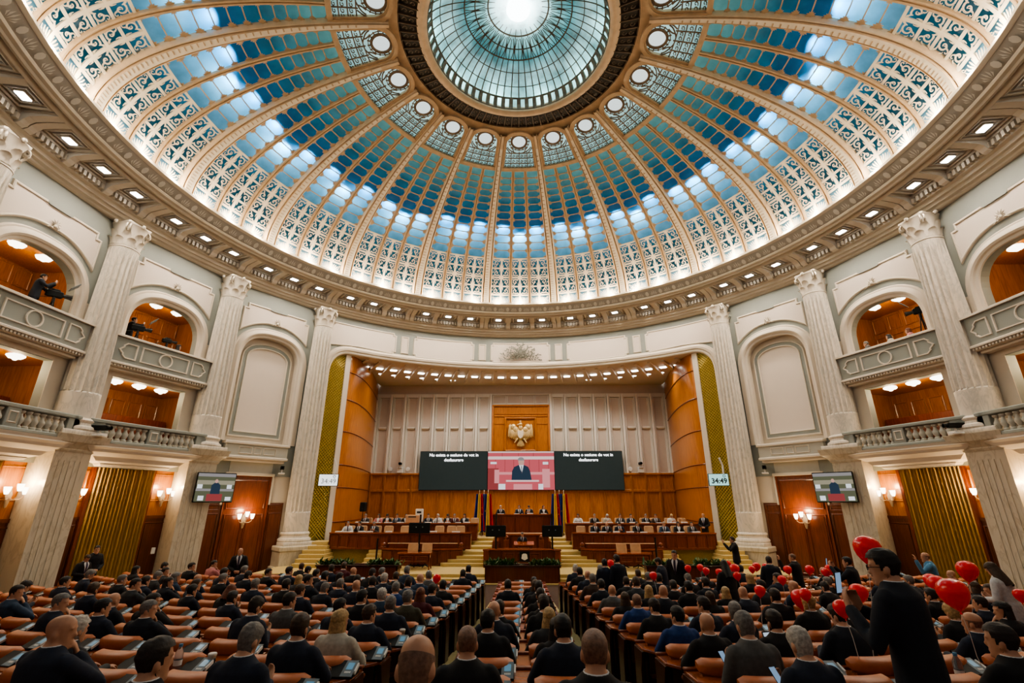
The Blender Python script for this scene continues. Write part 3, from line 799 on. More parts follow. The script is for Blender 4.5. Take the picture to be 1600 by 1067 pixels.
def sconce(w, x, z, y, lab, grp):
    a = w.rotation_euler.z
    p = w.location + Vector((x * cos(a) - y * sin(a), x * sin(a) + y * cos(a), z))
    o = empty('wall_sconce', p, a, lab, 'wall lamp', grp, 'thing')
    link('back_plate', SC['plate'], o)
    for i, (dx, dy, dz) in enumerate(((-.30, -.24, .0), (0, -.34, .10), (.30, -.24, .0))):
        ar = link('arm', SC['arm'], o, loc=(0, -.03, -.12), scale=(dx / .3 if dx else .02, 1 if dx else 1.4, 1 if dx else 1.35))
        link('shade', SC['shade'], o, loc=(dx, dy, dz))
    SCP.append((p, a))
SCP = []
SC = {}
t = MB(); t.lathe([(.001, -.45), (.05, -.42), (.09, -.2), (.12, -.02), (.07, .1), (.03, .22), (.001, .26)], 10, mp=lambda p: (p[0], p[1] * .35 - .03, p[2])); SC['plate'] = t.mesh('back_plate', M['bronzel'], True)
t = MB(); t.tube([(.0, 0, 0), (.10, -.06, -.06), (.22, -.14, -.05), (.29, -.20, .02), (.30, -.21, .10)], .018, 6); SC['arm'] = t.mesh('arm', M['bronzel'])
t = MB(); t.lathe([(.001, -.01), (.05, -.01), (.085, .10), (.10, .22), (.095, .22), (.001, .21)], 10); SC['shade'] = t.mesh('shade', M['shade'], True, 40)

UPPER = sarch(1.55, 5.3, 7.1, 8.48)
def upper_wall(w, k):
    b = MB()
    b.poly([(-HWID - .05, 1.3), (-HWID - .05, 11.05), (HWID + .05, 11.05), (HWID + .05, 1.3)], [UPPER, rect(-1.55, 1.55, 2.15, 4.82)] if abs(k) != 3 else [sarch(1.55, 2.9, 7.1, 8.5)], 0)
    b.build('wall_face', M['sage'], w)

def gallery_bay(k, s):
    nm = SIDE[s]
    w = bayframe(k, 'wall_' + nm, kind='structure')
    upper_wall(w, k); upper_panel(w)
    b = MB(); b.slab(UPPER, .0, .36); b.v = [v for v in b.v]; 
    # only the reveal of the arch (no face)
    b = MB(); n = len(UPPER); b.add([(x, 0, z) for x, z in UPPER] + [(x, .36, z) for x, z in UPPER], [(i, i + 1, n + i + 1, n + i) for i in range(n - 1)])
    q = rect(-1.55, 1.55, 2.15, 4.82); b.add([(x, 0, z) for x, z in q] + [(x, .36, z) for x, z in q], [(i, (i + 1) % 4, 4 + (i + 1) % 4, 4 + i) for i in range(4)])
    b.build('reveal', M['sage'], w)
    b = MB(); b.mould(UPPER, [(-.02, .02), (0, -.03), (.10, -.05), (.13, -.12), (.20, -.16), (.30, -.14), (.40, -.08), (.46, -.08), (.50, -.04), (.52, 0)]); b.build('arch_moulding', M['cream'], w, True, 30)
    b = MB()
    for sx in (-1, 1):
        b.box(sx * 1.85 - .32, sx * 1.85 + .32, -.015, .0, 2.1, 7.3)
    b.box(-1.6, 1.6, -.02, .0, 4.84, 5.3)
    b.build('arch_jambs', M['cream'], w)
    link('gallery_panelling', rec_me, w); link('gallery_ceiling', rc2_me, w); link('gallery_floor', rc3_me, w)
    link('tiered_bench', bn_me, w)
    # ground storey: wood, curtain
    b = MB(); b.box(-2.7, 2.7, .30, .4, FL - .1, 1.5)
    panelled(b, -2.35, -1.16, .0, 1.25, .30, 1); panelled(b, 1.16, 2.35, .0, 1.25, .30, 1)
    b.build('wood_panelling', M['wood'], w)
    b = MB(); b.box(-2.35, -1.16, .24, .31, FL, -.55); b.box(1.16, 2.35, .24, .31, FL, -.55)
    panelled(b, -2.35, -1.16, -2.9, -.7, .24, 1); panelled(b, 1.16, 2.35, -2.9, -.7, .24, 1)
    b.box(-2.35, -1.16, .20, .26, -.62, -.50); b.box(1.16, 2.35, .20, .26, -.62, -.50)
    b.build('dark_wainscot', M['woodd'], w)
    b = MB(); b.box(-1.2, -1.08, .12, .32, FL, 1.4); b.box(1.08, 1.2, .12, .32, FL, 1.4); b.build('curtain_jambs', M['woodm'], w)
    lab = {(4, -1): 'nearer the stage, under the gallery with two tripod cameras', (4, 1): 'nearer the stage, under the gallery with three seated people'}.get((abs(k), s), 'farther from the stage')
    side = 'left-side' if s < 0 else 'right-side'
    bb = empty('balcony', w.location, w.rotation_euler.z, 'grey-green balcony with framed parapet in the upper arch, %s wall, %s' % (side, 'nearer the stage' if abs(k) == 4 else 'cut by picture edge'), 'balcony', 'upper balconies', 'thing')
    link('parapet', par_me, bb); link('parapet_mouldings', pcap_me, bb); link('parapet_frames', pfr_me, bb)
    bb = empty('balcony', w.location, w.rotation_euler.z, 'balustraded lower balcony on a stepped corbel, %s wall, %s' % (side, 'nearer the stage' if abs(k) == 4 else 'cut by picture edge'), 'balcony', 'lower balconies', 'thing')
    link('balustrade_rail', rail_me, bb); link('corbel', corb_me, bb); link('pier_frame', rfr_me, bb)
    for x0, x1 in ((-1.84, -.22), (.22, 1.84)):
        for i in range(7):
            link('baluster', bal_me, bb, loc=(x0 + (x1 - x0) * (i + .5) / 7, -.82, 2.25))
    # curtain
    cu = MB(); pts = []
    nfold = 17
    for i in range(nfold * 4 + 1):
        x = -1.12 + 2.24 * i / (nfold * 4); ph = i * pi / 2
        pts.append((x, 0.17 + .115 * sin(ph) + .01 * sin(i * .7)))
    cu.loft([[(x, y, z) for x, y in pts] for z in (FL - .05, -1, 1.36)], caps=False, closed=False)
    o = cu.build('curtain', M['curtain'], None, True, 80, loc=w.location, rot=(0, 0, w.rotation_euler.z))
    tag(o, 'gold pleated curtain under the %s balcony %s' % (side, 'nearer the stage' if abs(k) == 4 else 'at the picture edge'), 'curtain')
    for x in (-.95, 0, .95): gallery_lamp(w, x, .75, 4.86, 'frosted glass lamp on the ceiling of the lower gallery, %s wall' % side, 'lower gallery lamps ' + side)
    for x in (-1.0, 0.1, 1.1): gallery_lamp(w, x, 1.2, 8.78, 'frosted glass lamp on the ceiling of the upper gallery, %s wall' % side, 'upper gallery lamps ' + side)
    sconce(w, -1.72, .28, .20, 'three-light brass sconce beside the gold curtain, %s wall, %s bay' % (side, 'nearer' if abs(k) == 5 else 'farther'), 'sconces by the curtains ' + side + str(abs(k)))
    sconce(w, 1.72, .28, .20, 'three-light brass sconce beside the gold curtain, %s wall, %s bay' % (side, 'nearer' if abs(k) == 5 else 'farther'), 'sconces by the curtains ' + side + str(abs(k)))
    return w

def niche_bay(k, s):
    side = 'left-side' if s < 0 else 'right-side'
    w = bayframe(k, 'wall_' + SIDE[s], kind='structure')
    upper_wall(w, k); upper_panel(w)
    A = sarch(1.55, 2.9, 7.1, 8.5)
    b = MB(); n = len(A); b.add([(x, 0, z) for x, z in A] + [(x, .38, z) for x, z in A], [(i, (i + 1) % n, n + (i + 1) % n, n + i) for i in range(n)])
    b.poly(A, (), .38); b.build('niche', M['cream'], w)
    b = MB(); b.mould(A, [(-.02, .02), (0, -.03), (.10, -.05), (.13, -.12), (.20, -.16), (.30, -.14), (.40, -.08), (.46, -.08), (.50, -.04), (.52, 0)]); b.build('arch_moulding', M['cream'], w, True, 30)
    P = sarch(1.12, 3.4, 7.35, 8.0, 14, .9)
    b = MB(); b.mould(P, [(-.02, .37), (-.02, .30), (.16, .30), (.16, .37)], True); b.build('panel_band', M['sage'], w)
    b = MB(); b.mould(P, [(-.08, .36), (-.07, .27), (-.02, .26), (.0, .31)], True); b.mould(P, [(.15, .31), (.17, .26), (.22, .27), (.24, .36)], True); b.build('panel_moulding_inner', M['trim'], w)
    b = MB(); b.poly(P, (), .33); b.build('niche_panel', M['pink'], w)
    b = MB(); b.box(-1.05, 1.05, -.02, .02, 1.3, 2.1)
    b.box(-1.55, 1.55, -.34, .1, 2.16, 2.74); b.build('ledge', M['balus'], w)
    b = MB(); b.rbox(-1.62, 1.62, -.42, .1, 2.74, 2.88, .03); b.rbox(-1.6, 1.6, -.40, .1, 2.06, 2.2, .03); b.rbox(-1.5, 1.5, -.28, .1, 1.94, 2.06, .03)
    for x, h in ((-.6, .3), (0, .16), (.6, .3)): b.mould(rect(x - h, x + h, 2.32, 2.62), [(-.02, -.34), (0, -.37), (.03, -.34)], True)
    b.rbox(-1.2, 1.2, -.10, .1, 1.28, 1.42, .03)
    for sx in (-1, 1): b.rbox(sx * 1.14 - .06, sx * 1.14 + .06, -.06, .1, -.1, 1.3, .02)
    b.build('ledge_mouldings', M['trim'], w)
    b = MB(); b.box(-HWID, HWID, 0.02, .2, FL - .1, 1.31); b.build('lower_plaster', M['cream'], w)
    b = MB(); b.box(-1.08, 1.08, -.03, .03, FL, 1.28)
    b.mould(rect(-1.02, 1.02, FL, 1.24), [(0, -.03), (0, -.07), (.05, -.08), (.06, -.03)], True)
    panelled(b, -.98, .98, -.35, 1.15, -.03, 1); panelled(b, -.98, .98, -3.2, -.45, -.03, 2)
    b.build('wood_panel', M['woodm'], w)
    b = MB()
    for sx in (-1, 1):
        b.box(sx * 1.5 - .42, sx * 1.5 + .42, -.02, .06, FL, .0); panelled(b, sx * 1.5 - .4, sx * 1.5 + .4, -3.2, -.4, -.02, 1); panelled(b, sx * 1.5 - .4, sx * 1.5 + .4, -.4, .0, -.02, 1)
    b.build('side_wainscot', M['woodd'], w)
    sconce(w, 0, -.72, -.05, 'three-light brass sconce on the tall wooden panel beside the stage, %s wall' % side, 'sconce on the wooden panel ' + side)
    return w

W = {}
for s in (-1, 1):
    W[3 * s] = niche_bay(3 * s, s)
    for k in (4, 5): W[k * s] = gallery_bay(k * s, s)

for s in (-1, 1):                                            # the wall carries on round the hall beyond the picture
    for k in (6, 7):
        w = bayframe(k * s, 'wall_' + SIDE[s], kind='structure')
        b = MB(); b.box(-HWID - .05, HWID + .05, 0, .3, 1.3, 11.05); b.build('wall_face', M['sage'], w)
        b = MB(); b.box(-HWID - .05, HWID + .05, .1, .4, FL - .1, 1.3); panelled(b, -2.4, 2.4, -2.9, 1.2, .1, 3, rows=2); b.build('wood_panelling', M['wood'], w)
        upper_panel(w)
# ------------------------------------------------------------------ columns
def shaft_mesh(z0, z1):
    b = MB(); fl_n = 20
    def r(z):
        f = (z - z0) / (z1 - z0); return .61 - .10 * max(0, f - .2) / .8
    zs = lin(z0, z1, 10); H = fl_n * 4
    rows = []
    for i, z in enumerate(zs):
        ring = []
        for j in range(H):
            d = (0, .055, .075, .055)[j % 4] if 0 < i < len(zs) - 1 else 0
            ring.append(((r(z) - d) * cos(2 * pi * j / H), (r(z) - d) * sin(2 * pi * j / H), z))
        rows.append(ring)
        if i == 0:
            pass
    e = [[( (r(z0 + .9)) * cos(2 * pi * j / H), (r(z0 + .9)) * sin(2 * pi * j / H), z0 + .9) for j in range(H)]]
    rows = [rows[0]] + e + [[((r(z0 + .96) - (0, .055, .075, .055)[j % 4]) * cos(2 * pi * j / H), (r(z0 + .96) - (0, .055, .075, .055)[j % 4]) * sin(2 * pi * j / H), z0 + .96) for j in range(H)]] + rows[1:]
    b.loft(rows)
    return b.mesh('shaft', M['marble'], False)
def base_mesh():
    b = MB(); b.rbox(-.92, .92, -.92, .92, 0, .16, .02)
    b.lathe([(.9, .16), (.94, .22), (.92, .30), (.84, .34), (.80, .36), (.78, .44), (.82, .48), (.84, .54), (.80, .60), (.72, .63)], 32)
    return b.mesh('base', M['marble'], True, 35)
def cap_mesh():
    b = MB()
    b.lathe([(.60, 0), (.66, .02), (.66, .07), (.60, .10), (.60, .4), (.64, .75), (.74, .98), (.80, 1.05)], 28)
    def leaf(a, z, h, w, out):
        rows = []
        for i, f in enumerate(lin(0, 1, 5)):
            R = .62 + out * f ** 2.2 + .03; zz = z + h * (f - .22 * max(0, f - .7) / .3)
            ww = w * (1 - .15 * f) * (1.15 if i % 2 else .9) if f < .95 else w * .35
            rows.append([(R * cos(a) - q * ww * sin(a) - abs(q) * .03 * cos(a), R * sin(a) + q * ww * cos(a) - abs(q) * .03 * sin(a), zz) for q in (-1, -.4, 0, .4, 1)])
        b.loft(rows, caps=False, closed=False)
    for i in range(8):
        leaf(2 * pi * i / 8 + .39, .10, .42, .20, .16); leaf(2 * pi * i / 8, .12, .74, .20, .22)
    for i in range(4):
        a = pi / 4 + i * pi / 2
        for d in (-.07, .07):
            c = Vector((.76 * cos(a), .76 * sin(a), .88)); u = Vector((cos(a), sin(a), 0)); tt = Vector((-sin(a), cos(a), 0))
            pts = [tuple(c + u * x + Vector((0, 0, y)) + tt * d) for x, y, w in spiral(0, 0, .17, .04, 2.6, -4.6, 1, 1, 12)]
            b.tube([tuple(u * .62 + Vector((0, 0, .55)) + tt * d)] + pts, .045, 6)
        a = i * pi / 2
        b.ball((.80 * cos(a), .80 * sin(a), 1.08), .10, .10, .09, 8, 5)
    out = []
    for i in range(4):
        a0 = pi / 4 + i * pi / 2; a1 = a0 + pi / 2
        p0 = Vector((.93 * cos(a0), .93 * sin(a0))); p1 = Vector((.93 * cos(a1), .93 * sin(a1)))
        for f in (.06, .25, .5, .75, .94):
            p = p0.lerp(p1, f); q = p * (1 - .10 * sin(pi * f)); out.append(q)
    b.loft([[(p.x * k_, p.y * k_, z) for p in out] for k_, z in ((.94, 1.04), (1.0, 1.10), (1.0, 1.17))])
    return b.mesh('capital', M['trim'], True, 30)
base_me, cap_me = base_mesh(), cap_mesh()
sh_long = shaft_mesh(-1.38, 9.85); sh_short = shaft_mesh(2.92, 9.85)
pier = MB()
pier.box(-.62, .62, -.50, .5, FL - .1, 1.75)
for i in range(5): pier.box(-.36 + i * .18 - .055, -.36 + i * .18 + .055, -.515, -.49, FL + .6, 1.4)
pier_me = pier.mesh('pier', M['marbleb'])
pc = MB(); pc.loft([[(-x, -y, z), (x, -y, z), (x, .5, z), (-x, .5, z)] for z, x, y in ((1.70, .64, .52), (1.78, .68, .56), (1.82, .68, .56), (1.95, .78, .68), (2.04, .88, .78), (2.10, .90, .80), (2.28, .94, .86), (2.30, .94, .86))])
pc_me = pc.mesh('pier_cap', M['marbleb'])
ped = MB(); ped.rbox(-.95, .95, -.95, .95, FL - .1, -2.25, .02); ped.rbox(-1.0, 1.0, -1.0, 1.0, -2.28, -2.02, .05); ped.rbox(-1.05, 1.05, -1.05, 1.05, FL - .1, -2.95, .05)
ped_me = ped.mesh('pedestal', M['marbleb'])
where = {2.5: 'flanking the stage opening', 3.5: 'between the blind niche and the balcony arch', 4.5: 'between the two balcony bays', 5.5: 'at the picture edge'}
for s in (-1, 1):
    for q in (2.5, 3.5, 4.5, 5.5):
        a = s * q * PH; R = 16.62
        c = empty('column', (R * sin(a), YC + R * cos(a), 0), -a, 'tall fluted marble column with leafy capital, %s, %s' % ('left-side' if s < 0 else 'right-side', where[q]), 'column', None, 'thing')
        link('capital', cap_me, c, loc=(0, 0, 9.85), scale=(.80, .80, 1))
        if q == 2.5:
            link('shaft', sh_long, c); link('base', base_me, c, loc=(0, 0, -2.02), scale=(.86, .86, 1)); link('pedestal', ped_me, c)
        else:
            link('shaft', sh_short, c); link('base', base_me, c, loc=(0, 0, 2.29), scale=(.86, .86, 1)); link('pier', pier_me, c); link('pier_cap', pc_me, c)

# ------------------------------------------------------------------ stage opening: curved lintel on five bays
def cyl(R):
    return lambda p: ((R + p[1]) * sin(p[0] / R), YC + (R + p[1]) * cos(p[0] / R), p[2])
def densify(path, d=.4):
    out = []
    for i in range(len(path) - 1):
        (x0, z0), (x1, z1) = path[i], path[i + 1]
        n = max(1, int(abs(x1 - x0) / d))
        out += [(x0 + (x1 - x0) * j / n, z0 + (z1 - z0) * j / n) for j in range(n)]
    return out + [path[-1]]
RL_ = 16.85; SE = 2.36 * PH * RL_                            # half length of the opening along the arc
wf = empty('wall_front', kind='structure')
corner = arc(-SE + 1.25, 7.35, 1.25, 1.35, pi, pi / 2, 12, .85)
edge = corner + [(x, 8.70) for x in lin(-SE + 1.6, SE - 1.6, 56)] + [(-x, z) for x, z in corner[::-1]]
b = MB()
ztop = 11.05
for i in range(len(edge) - 1):
    (xa, za), (xb, zb) = edge[i], edge[i + 1]
    b.add([(xa, 0, za), (xb, 0, zb), (xb, 0, ztop), (xa, 0, ztop)], [(0, 1, 2, 3)], mp=cyl(RL_))
for sx in (-1, 1):
    x0, x1 = sx * SE, sx * (2.5 * PH * RL_ + .3)
    b.add([(x0, 0, FL), (x1, 0, FL), (x1, 0, ztop), (x0, 0, ztop)], [(0, 1, 2, 3)], mp=cyl(RL_))
b.build('lintel_face', M['sage'], wf, True)
b = MB()
full = [(-SE, FL)] + [(-SE, z) for z in lin(-2, 7, 6)] + edge + [(SE, z) for z in lin(7, -2, 6)] + [(SE, FL)]
b.mould(full, [(-.0, 1.15), (-.04, .25), (-.04, .06), (.0, -.04), (.08, -.07), (.12, -.03), (.20, -.10), (.32, -.12), (.40, -.06), (.46, -.05), (.50, 0)], mp=cyl(RL_))
b.build('opening_moulding', M['cream'], wf, True, 30)
pm = [(-.06, -.03), (-.05, -.06), (-.01, -.07), (.03, -.05), (.04, 0)]
pn = MB(); pl = MB()
bw_ = PH * RL_
def notched(x0, x1, z0, z1, n=.16):
    return [(x0, z0 + n), (x0, z1 - n), (x0 + n, z1 - n), (x0 + n, z1), (x1 - n, z1), (x1 - n, z1 - n), (x1, z1 - n), (x1, z0 + n), (x1 - n, z0 + n), (x1 - n, z0), (x0 + n, z0), (x0 + n, z0 + n)]
for k in range(-2, 3):
    c = k * bw_
    if abs(k) < 2:
        P = notched(c - 2.05, c + 2.05, 9.15, 10.55)
    else:
        s = k // 2
        inn, outr = c - s * 2.05, c + s * 2.35
        P = [(inn, 9.31), (inn, 10.39), (inn + s * .16, 10.39), (inn + s * .16, 10.55), (outr - s * .16, 10.55), (outr - s * .16, 10.39), (outr, 10.39), (outr, 8.80)] + [(inn + s * .16 + (outr - s * .3 - inn - s * .16) * f, 9.15 + .10 * sin(f * pi * .9) - .22 * max(0, f - .55) ) for f in lin(1, 0, 8)] + [(inn + s * .16, 9.31)]
        if s < 0: P = P[::-1]
    Q = densify(P + [P[0]], .35)[:-1]
    pl.mould(Q, pm, True, mp=cyl(RL_))
    xs = sorted(set(round(p[0], 3) for p in Q))
    cx = sum(p[0] for p in Q) / len(Q)
    # panel face: vertical strips between the outline's upper and lower edge
    def span(x):
        zz = []
        for i in range(len(P)):
            (xa, za), (xb, zb) = P[i], P[(i + 1) % len(P)]
            if (xa - x) * (xb - x) < 0: zz.append(za + (zb - za) * (x - xa) / (xb - xa))
        return (min(zz), max(zz)) if len(zz) > 1 else None
    g = lin(min(xs) + .002, max(xs) - .002, 24); sp = [span(x) for x in g]
    for i in range(24):
        if sp[i] and sp[i + 1]:
            xa, xb = g[i], g[i + 1]
            pn.add([(xa, -.035, sp[i][0]), (xb, -.035, sp[i + 1][0]), (xb, -.035, sp[i + 1][1]), (xa, -.035, sp[i][1])], [(0, 1, 2, 3)], mp=cyl(RL_))
for k in (-1.5, -.5, .5, 1.5):
    c = k * bw_
    P = [(c - .22, 9.3), (c - .22, 10.42), (c + .22, 10.42), (c + .22, 9.3)]
    pl.mould(P, pm, True, mp=cyl(RL_))
    pn.add([(x, -.03, z) for x, z in P], [(0, 1, 2, 3)], mp=cyl(RL_))
pn.build('lintel_panel', M['pink'], wf); pl.build('lintel_panel_moulding', M['trim'], wf)
# laurel branches in the middle
lau = MB(); rnd = random.Random(4)
for s in (-1, 1):
    for br in range(5):
        a = .15 + .28 * br
        for i in range(20):
            f = i / 19
            x = s * (-.35 + 1.75 * f * cos(a)); z = .0 + 1.05 * f * sin(a) - .35 * f * (1 - br * .15)
            th = rnd.uniform(-1.2, 1.2) + (a if s > 0 else pi - a); L = rnd.uniform(.16, .26)
            c_, s_ = cos(th), sin(th); y = -.07 - .06 * rnd.random()
            lau.add([(x, y, z), (x + L * .5 * c_ - .05 * s_, y - .04, z + L * .5 * s_ + .05 * c_), (x + L * c_, y, z + L * s_), (x + L * .5 * c_ + .05 * s_, y - .02, z + L * .5 * s_ - .05 * c_)], [(0, 1, 2, 3)])
        lau.tube([(s * (-.35 + 1.75 * f * cos(a)), -.07, 1.05 * f * sin(a) - .35 * f * (1 - br * .15)) for f in lin(0, 1, 6)], [.03, .028, .025, .02, .015, .01, .008], 5)
tag(lau.build('laurel_ornament', M['laurel'], loc=(0, YC + RL_ - .05, 9.55)), 'crossed grey laurel branches in relief on the lintel over the stage', 'ornament')

# side returns: gold grille, white pilaster, curved wood wall; soffit and back wall
YB = 35.96; ZC = 8.76
for s in (-1, 1):
    nm = SIDE[s]
    P0 = Vector((s * 11.55, 26.55)); P1 = Vector((s * 10.78, 27.45))
    d = (P1 - P0); L = d.length; d.normalize(); 
    mp = lambda p, P0=P0, d=d: (P0.x + d.x * p[0] + d.y * p[1] * s, P0.y + d.y * p[0] - d.x * p[1] * s, p[2])
    g = MB(); g.box(0, L, .0, .08, FL, ZC, mp=mp); wg = g.build('wall_' + nm, M['grilled'], None); tag(wg, kind='structure')
    g = MB()
    nz = 60
    for i in range(-8, nz):
        za = -2.2 + i * .18
        for q in (0, 1):
            zz0, zz1 = (za, za + L) if q == 0 else (za + L, za)
            if max(zz0, zz1) > ZC or min(zz0, zz1) < -2.2: continue
            g.tube([(0.02, -.03 - .02 * q, zz0), (L - .02, -.03 - .02 * q, zz1)], .026, 4, mp=mp)
    g.build('grille_lattice', M['grille'], wg)
    g = MB(); g.box(L - .02, L + .30, -.12, .2, FL, ZC, mp=mp); g.build('white_pilaster', M['cream'], wg)
    # curved wooden wall
    pts = []
    bz = [Vector((s * 10.62, 27.55)), Vector((s * 9.9, 28.1)), Vector((s * 10.35, 31.5)), Vector((s * 11.25, YB + .1))]
    for f in lin(0, 1, 18):
        p = bz[0] * (1 - f) ** 3 + bz[1] * 3 * f * (1 - f) ** 2 + bz[2] * 3 * f * f * (1 - f) + bz[3] * f ** 3
        pts.append(p)
    g = MB(); g.loft([[(p.x, p.y, z) for p in pts] for z in (FL, ZC)], caps=False, closed=False)
    cw = g.build('wall_' + nm, M['wood'], None, True, loc=(0, 0, 0)); tag(cw, kind='structure')
    g = MB()
    for z in (-1.0, .85, 2.1, 4.0, 5.9, 7.6):
        g.tube([(p.x - s * .02, p.y, z) for p in pts], .035, 4)
    g.build('wood_bead', M['woodm'], cw)
cl = MB()
ring_pts = [(RL_ * sin(a), YC + RL_ * cos(a)) for a in lin(-2.36 * PH, 2.36 * PH, 30)]
cl.loft([[(x, y, ZC) for x, y in ring_pts], [(x * .97, YB + .1, ZC) for x, y in ring_pts]], caps=False, closed=False)
cs = cl.build('trim_2', M['cream'], None); tag(cs, kind='structure')
g = MB()
for i in range(25):
    a = (-.578 + .0503 * (i - .5)) if i else -.603
    c_, s_ = sin(a), cos(a)
    g.loft([[(r * c_ + d * s_, YC + r * s_ - d * c_, z) for d, z in ((-.10, ZC), (-.10, ZC - .16), (.10, ZC - .16), (.10, ZC))] for r in (17.3, 21.0 if abs(a) > .2 else 20.6)])
g.build('soffit_ribs', M['trim'], cs)
st_me = MB(); st_me.rbox(-.27, .27, -.22, .22, -.01, .04, .02); st_h = st_me.mesh('housing', M['stone'])
st_me = MB(); st_me.rbox(-.22, .22, -.17, .17, -.05, -.012, .02); st_me.ball((.06, -.05, -.05), .09, .07, .05, 8, 5); st_d = st_me.mesh('diffuser', M['lampw'])
rd = MB(); rd.lathe([(.26, .02), (.26, -.03), (.22, -.04)], 18); rd_h = rd.mesh('rim', M['trim'])
rd = MB(); rd.lathe([(.22, -.02), (.12, -.05), (.01, -.06)], 18); rd_d = rd.mesh('diffuser', M['lampr'])
STG = []
for i in range(24):
    a = -.578 + .0503 * i
    o = empty('stage_spotlight', (19.2 * sin(a), YC + 19.2 * cos(a), ZC - .02), -a, 'square spotlight between ribs of the soffit over the stage', 'spotlight', 'square spotlights over the stage', 'thing')
    link('housing', st_h, o); link('diffuser', st_d, o); STG.append(o.location.copy())
for s in (-1, 1):
    for a in (.505, .46, .41, .36, .305, .25):
        o = empty('downlight', (20.6 * sin(s * a), YC + 20.6 * cos(a), ZC - .005), 0, 'round white downlight in the soffit over the stage', 'downlight', 'round downlights over the stage', 'thing')
        link('rim', rd_h, o); link('diffuser', rd_d, o)

bw2 = empty('wall_back', (0, YB, 0), kind='structure')
g = MB(); g.box(-11.6, 11.6, .0, .3, FL, ZC + .3); g.build('plaster_face', M['backw'], bw2)
g = MB()
PX = lin(-11.15, -2.3, 8)
for s in (-1, 1):
    for i in range(9):
        x = s * PX[i]
        g.rbox(x - .09, x + .09, -.24, 0, 2.06, 8.0, .02); g.box(x - .2, x - .13, -.12, 0, 2.06, 7.95); g.box(x + .13, x + .2, -.12, 0, 2.06, 7.95)
    for i in range(8):
        xa, xb = sorted((s * PX[i], s * PX[i + 1]))
        g.box(xa, xb, -.13, 0, 7.78, 7.98)
        g.mould(rect(xa + .24, xb - .24, 2.1, 7.7), [(-.03, 0), (-.02, -.04), (.02, -.05), (.03, 0)], True)
        m_ = (xa + xb) / 2
        g.loft([[(m_ - w_, 0, z), (m_ - w_, -d_, z), (m_ + w_, -d_, z), (m_ + w_, 0, z)] for z, w_, d_ in ((5.48, .30, .20), (5.38, .30, .20), (5.30, .22, .12), (5.26, .08, .05))])
g.box(-11.3, 11.3, -.12, 0, 7.98, 8.06)
for i in range(4):
    xa = -2.2 + 1.1 * i
    g.mould(rect(xa + .08, xa + 1.02, 7.32, 7.88), [(0, 0), (.0, -.05), (.04, -.06), (.06, 0)], True)
g.box(-2.3, 2.3, -.08, 0, 7.18, 7.26)
g.build('plaster_pleats', M['pleat'], bw2)
g = MB(); g.box(-11.4, 11.4, -.16, .0, FL, 2.0)
nW = 22; g2 = MB()
for i in range(nW):
    xa = -11.1 + 22.2 * i / nW; xb = xa + 22.2 / nW
    for z0, z1 in ((.95, 1.92), (-1.9, .75)):
        g.mould(rect(xa + .1, xb - .1, z0, z1), [(0, -.16), (0, -.22), (.05, -.23), (.06, -.16)], True)
    g2.box(xa - .05, xa + .05, -.27, -.15, -2, 2.0)
g.box(-11.4, 11.4, -.26, 0, .78, .9); g.rbox(-11.4, 11.4, -.30, 0, 1.94, 2.08, .03)
g.build('wood_dado', M['wood'], bw2); g2.build('dado_stiles', M['wood2'], bw2)
g = MB(); g.box(-2.22, 2.22, -.2, 0, 3.4, 7.18)
g.mould([(-2.1, 3.5), (-2.1, 7.05), (2.1, 7.05), (2.1, 3.5)], [(-.02, -.2), (-.02, -.30), (.1, -.34), (.12, -.2)])
g.box(-1.98, 1.98, -.28, -.2, 6.25, 6.36); g.box(-1.98, 1.98, -.26, -.2, 6.44, 6.52)
g.mould(rect(-1.1, 1.05, 3.75, 6.05), [(0, -.2), (0, -.30), (.06, -.34), (.14, -.30), (.15, -.2)], True)
for s in (-1, 1): g.box(s * 1.62 - .4, s * 1.62 + .4, -.25, -.2, 5.68, 5.76)
g.build('emblem_panelling', M['wood'], bw2)
# ------------------------------------------------------------------ floor
def zf(Y):
    return -3.3 + 1.9 * exp(-max(Y, -2) / 7.3)
b = MB()
ys = lin(-2, 23, 50); xs = lin(-17.5, 17.5, 20)
b.add([(x, y, zf(y)) for y in ys for x in xs], [(j * 21 + i, j * 21 + i + 1, (j + 1) * 21 + i + 1, (j + 1) * 21 + i) for j in range(50) for i in range(20)])
b.add([(-17.5, 23, zf(23)), (17.5, 23, zf(23)), (17.5, 37, zf(23)), (-17.5, 37, zf(23))], [(0, 1, 2, 3)])
flo = b.build('floor', M['floor'], None, True); tag(flo, kind='structure')
for s in (-1, 1):                                            # carpet runners of the two aisles
    b = MB()
    L = []
    for y in lin(.5, 20.2, 40):
        r = 36.5 - y
        L.append([(s * r * .0255, y, zf(y) + .012), (s * r * .0555, y, zf(y) + .012)])
    b.loft(L, caps=False, closed=False)
    tag(b.build('floor', M['carpet'], None, True), kind='structure')

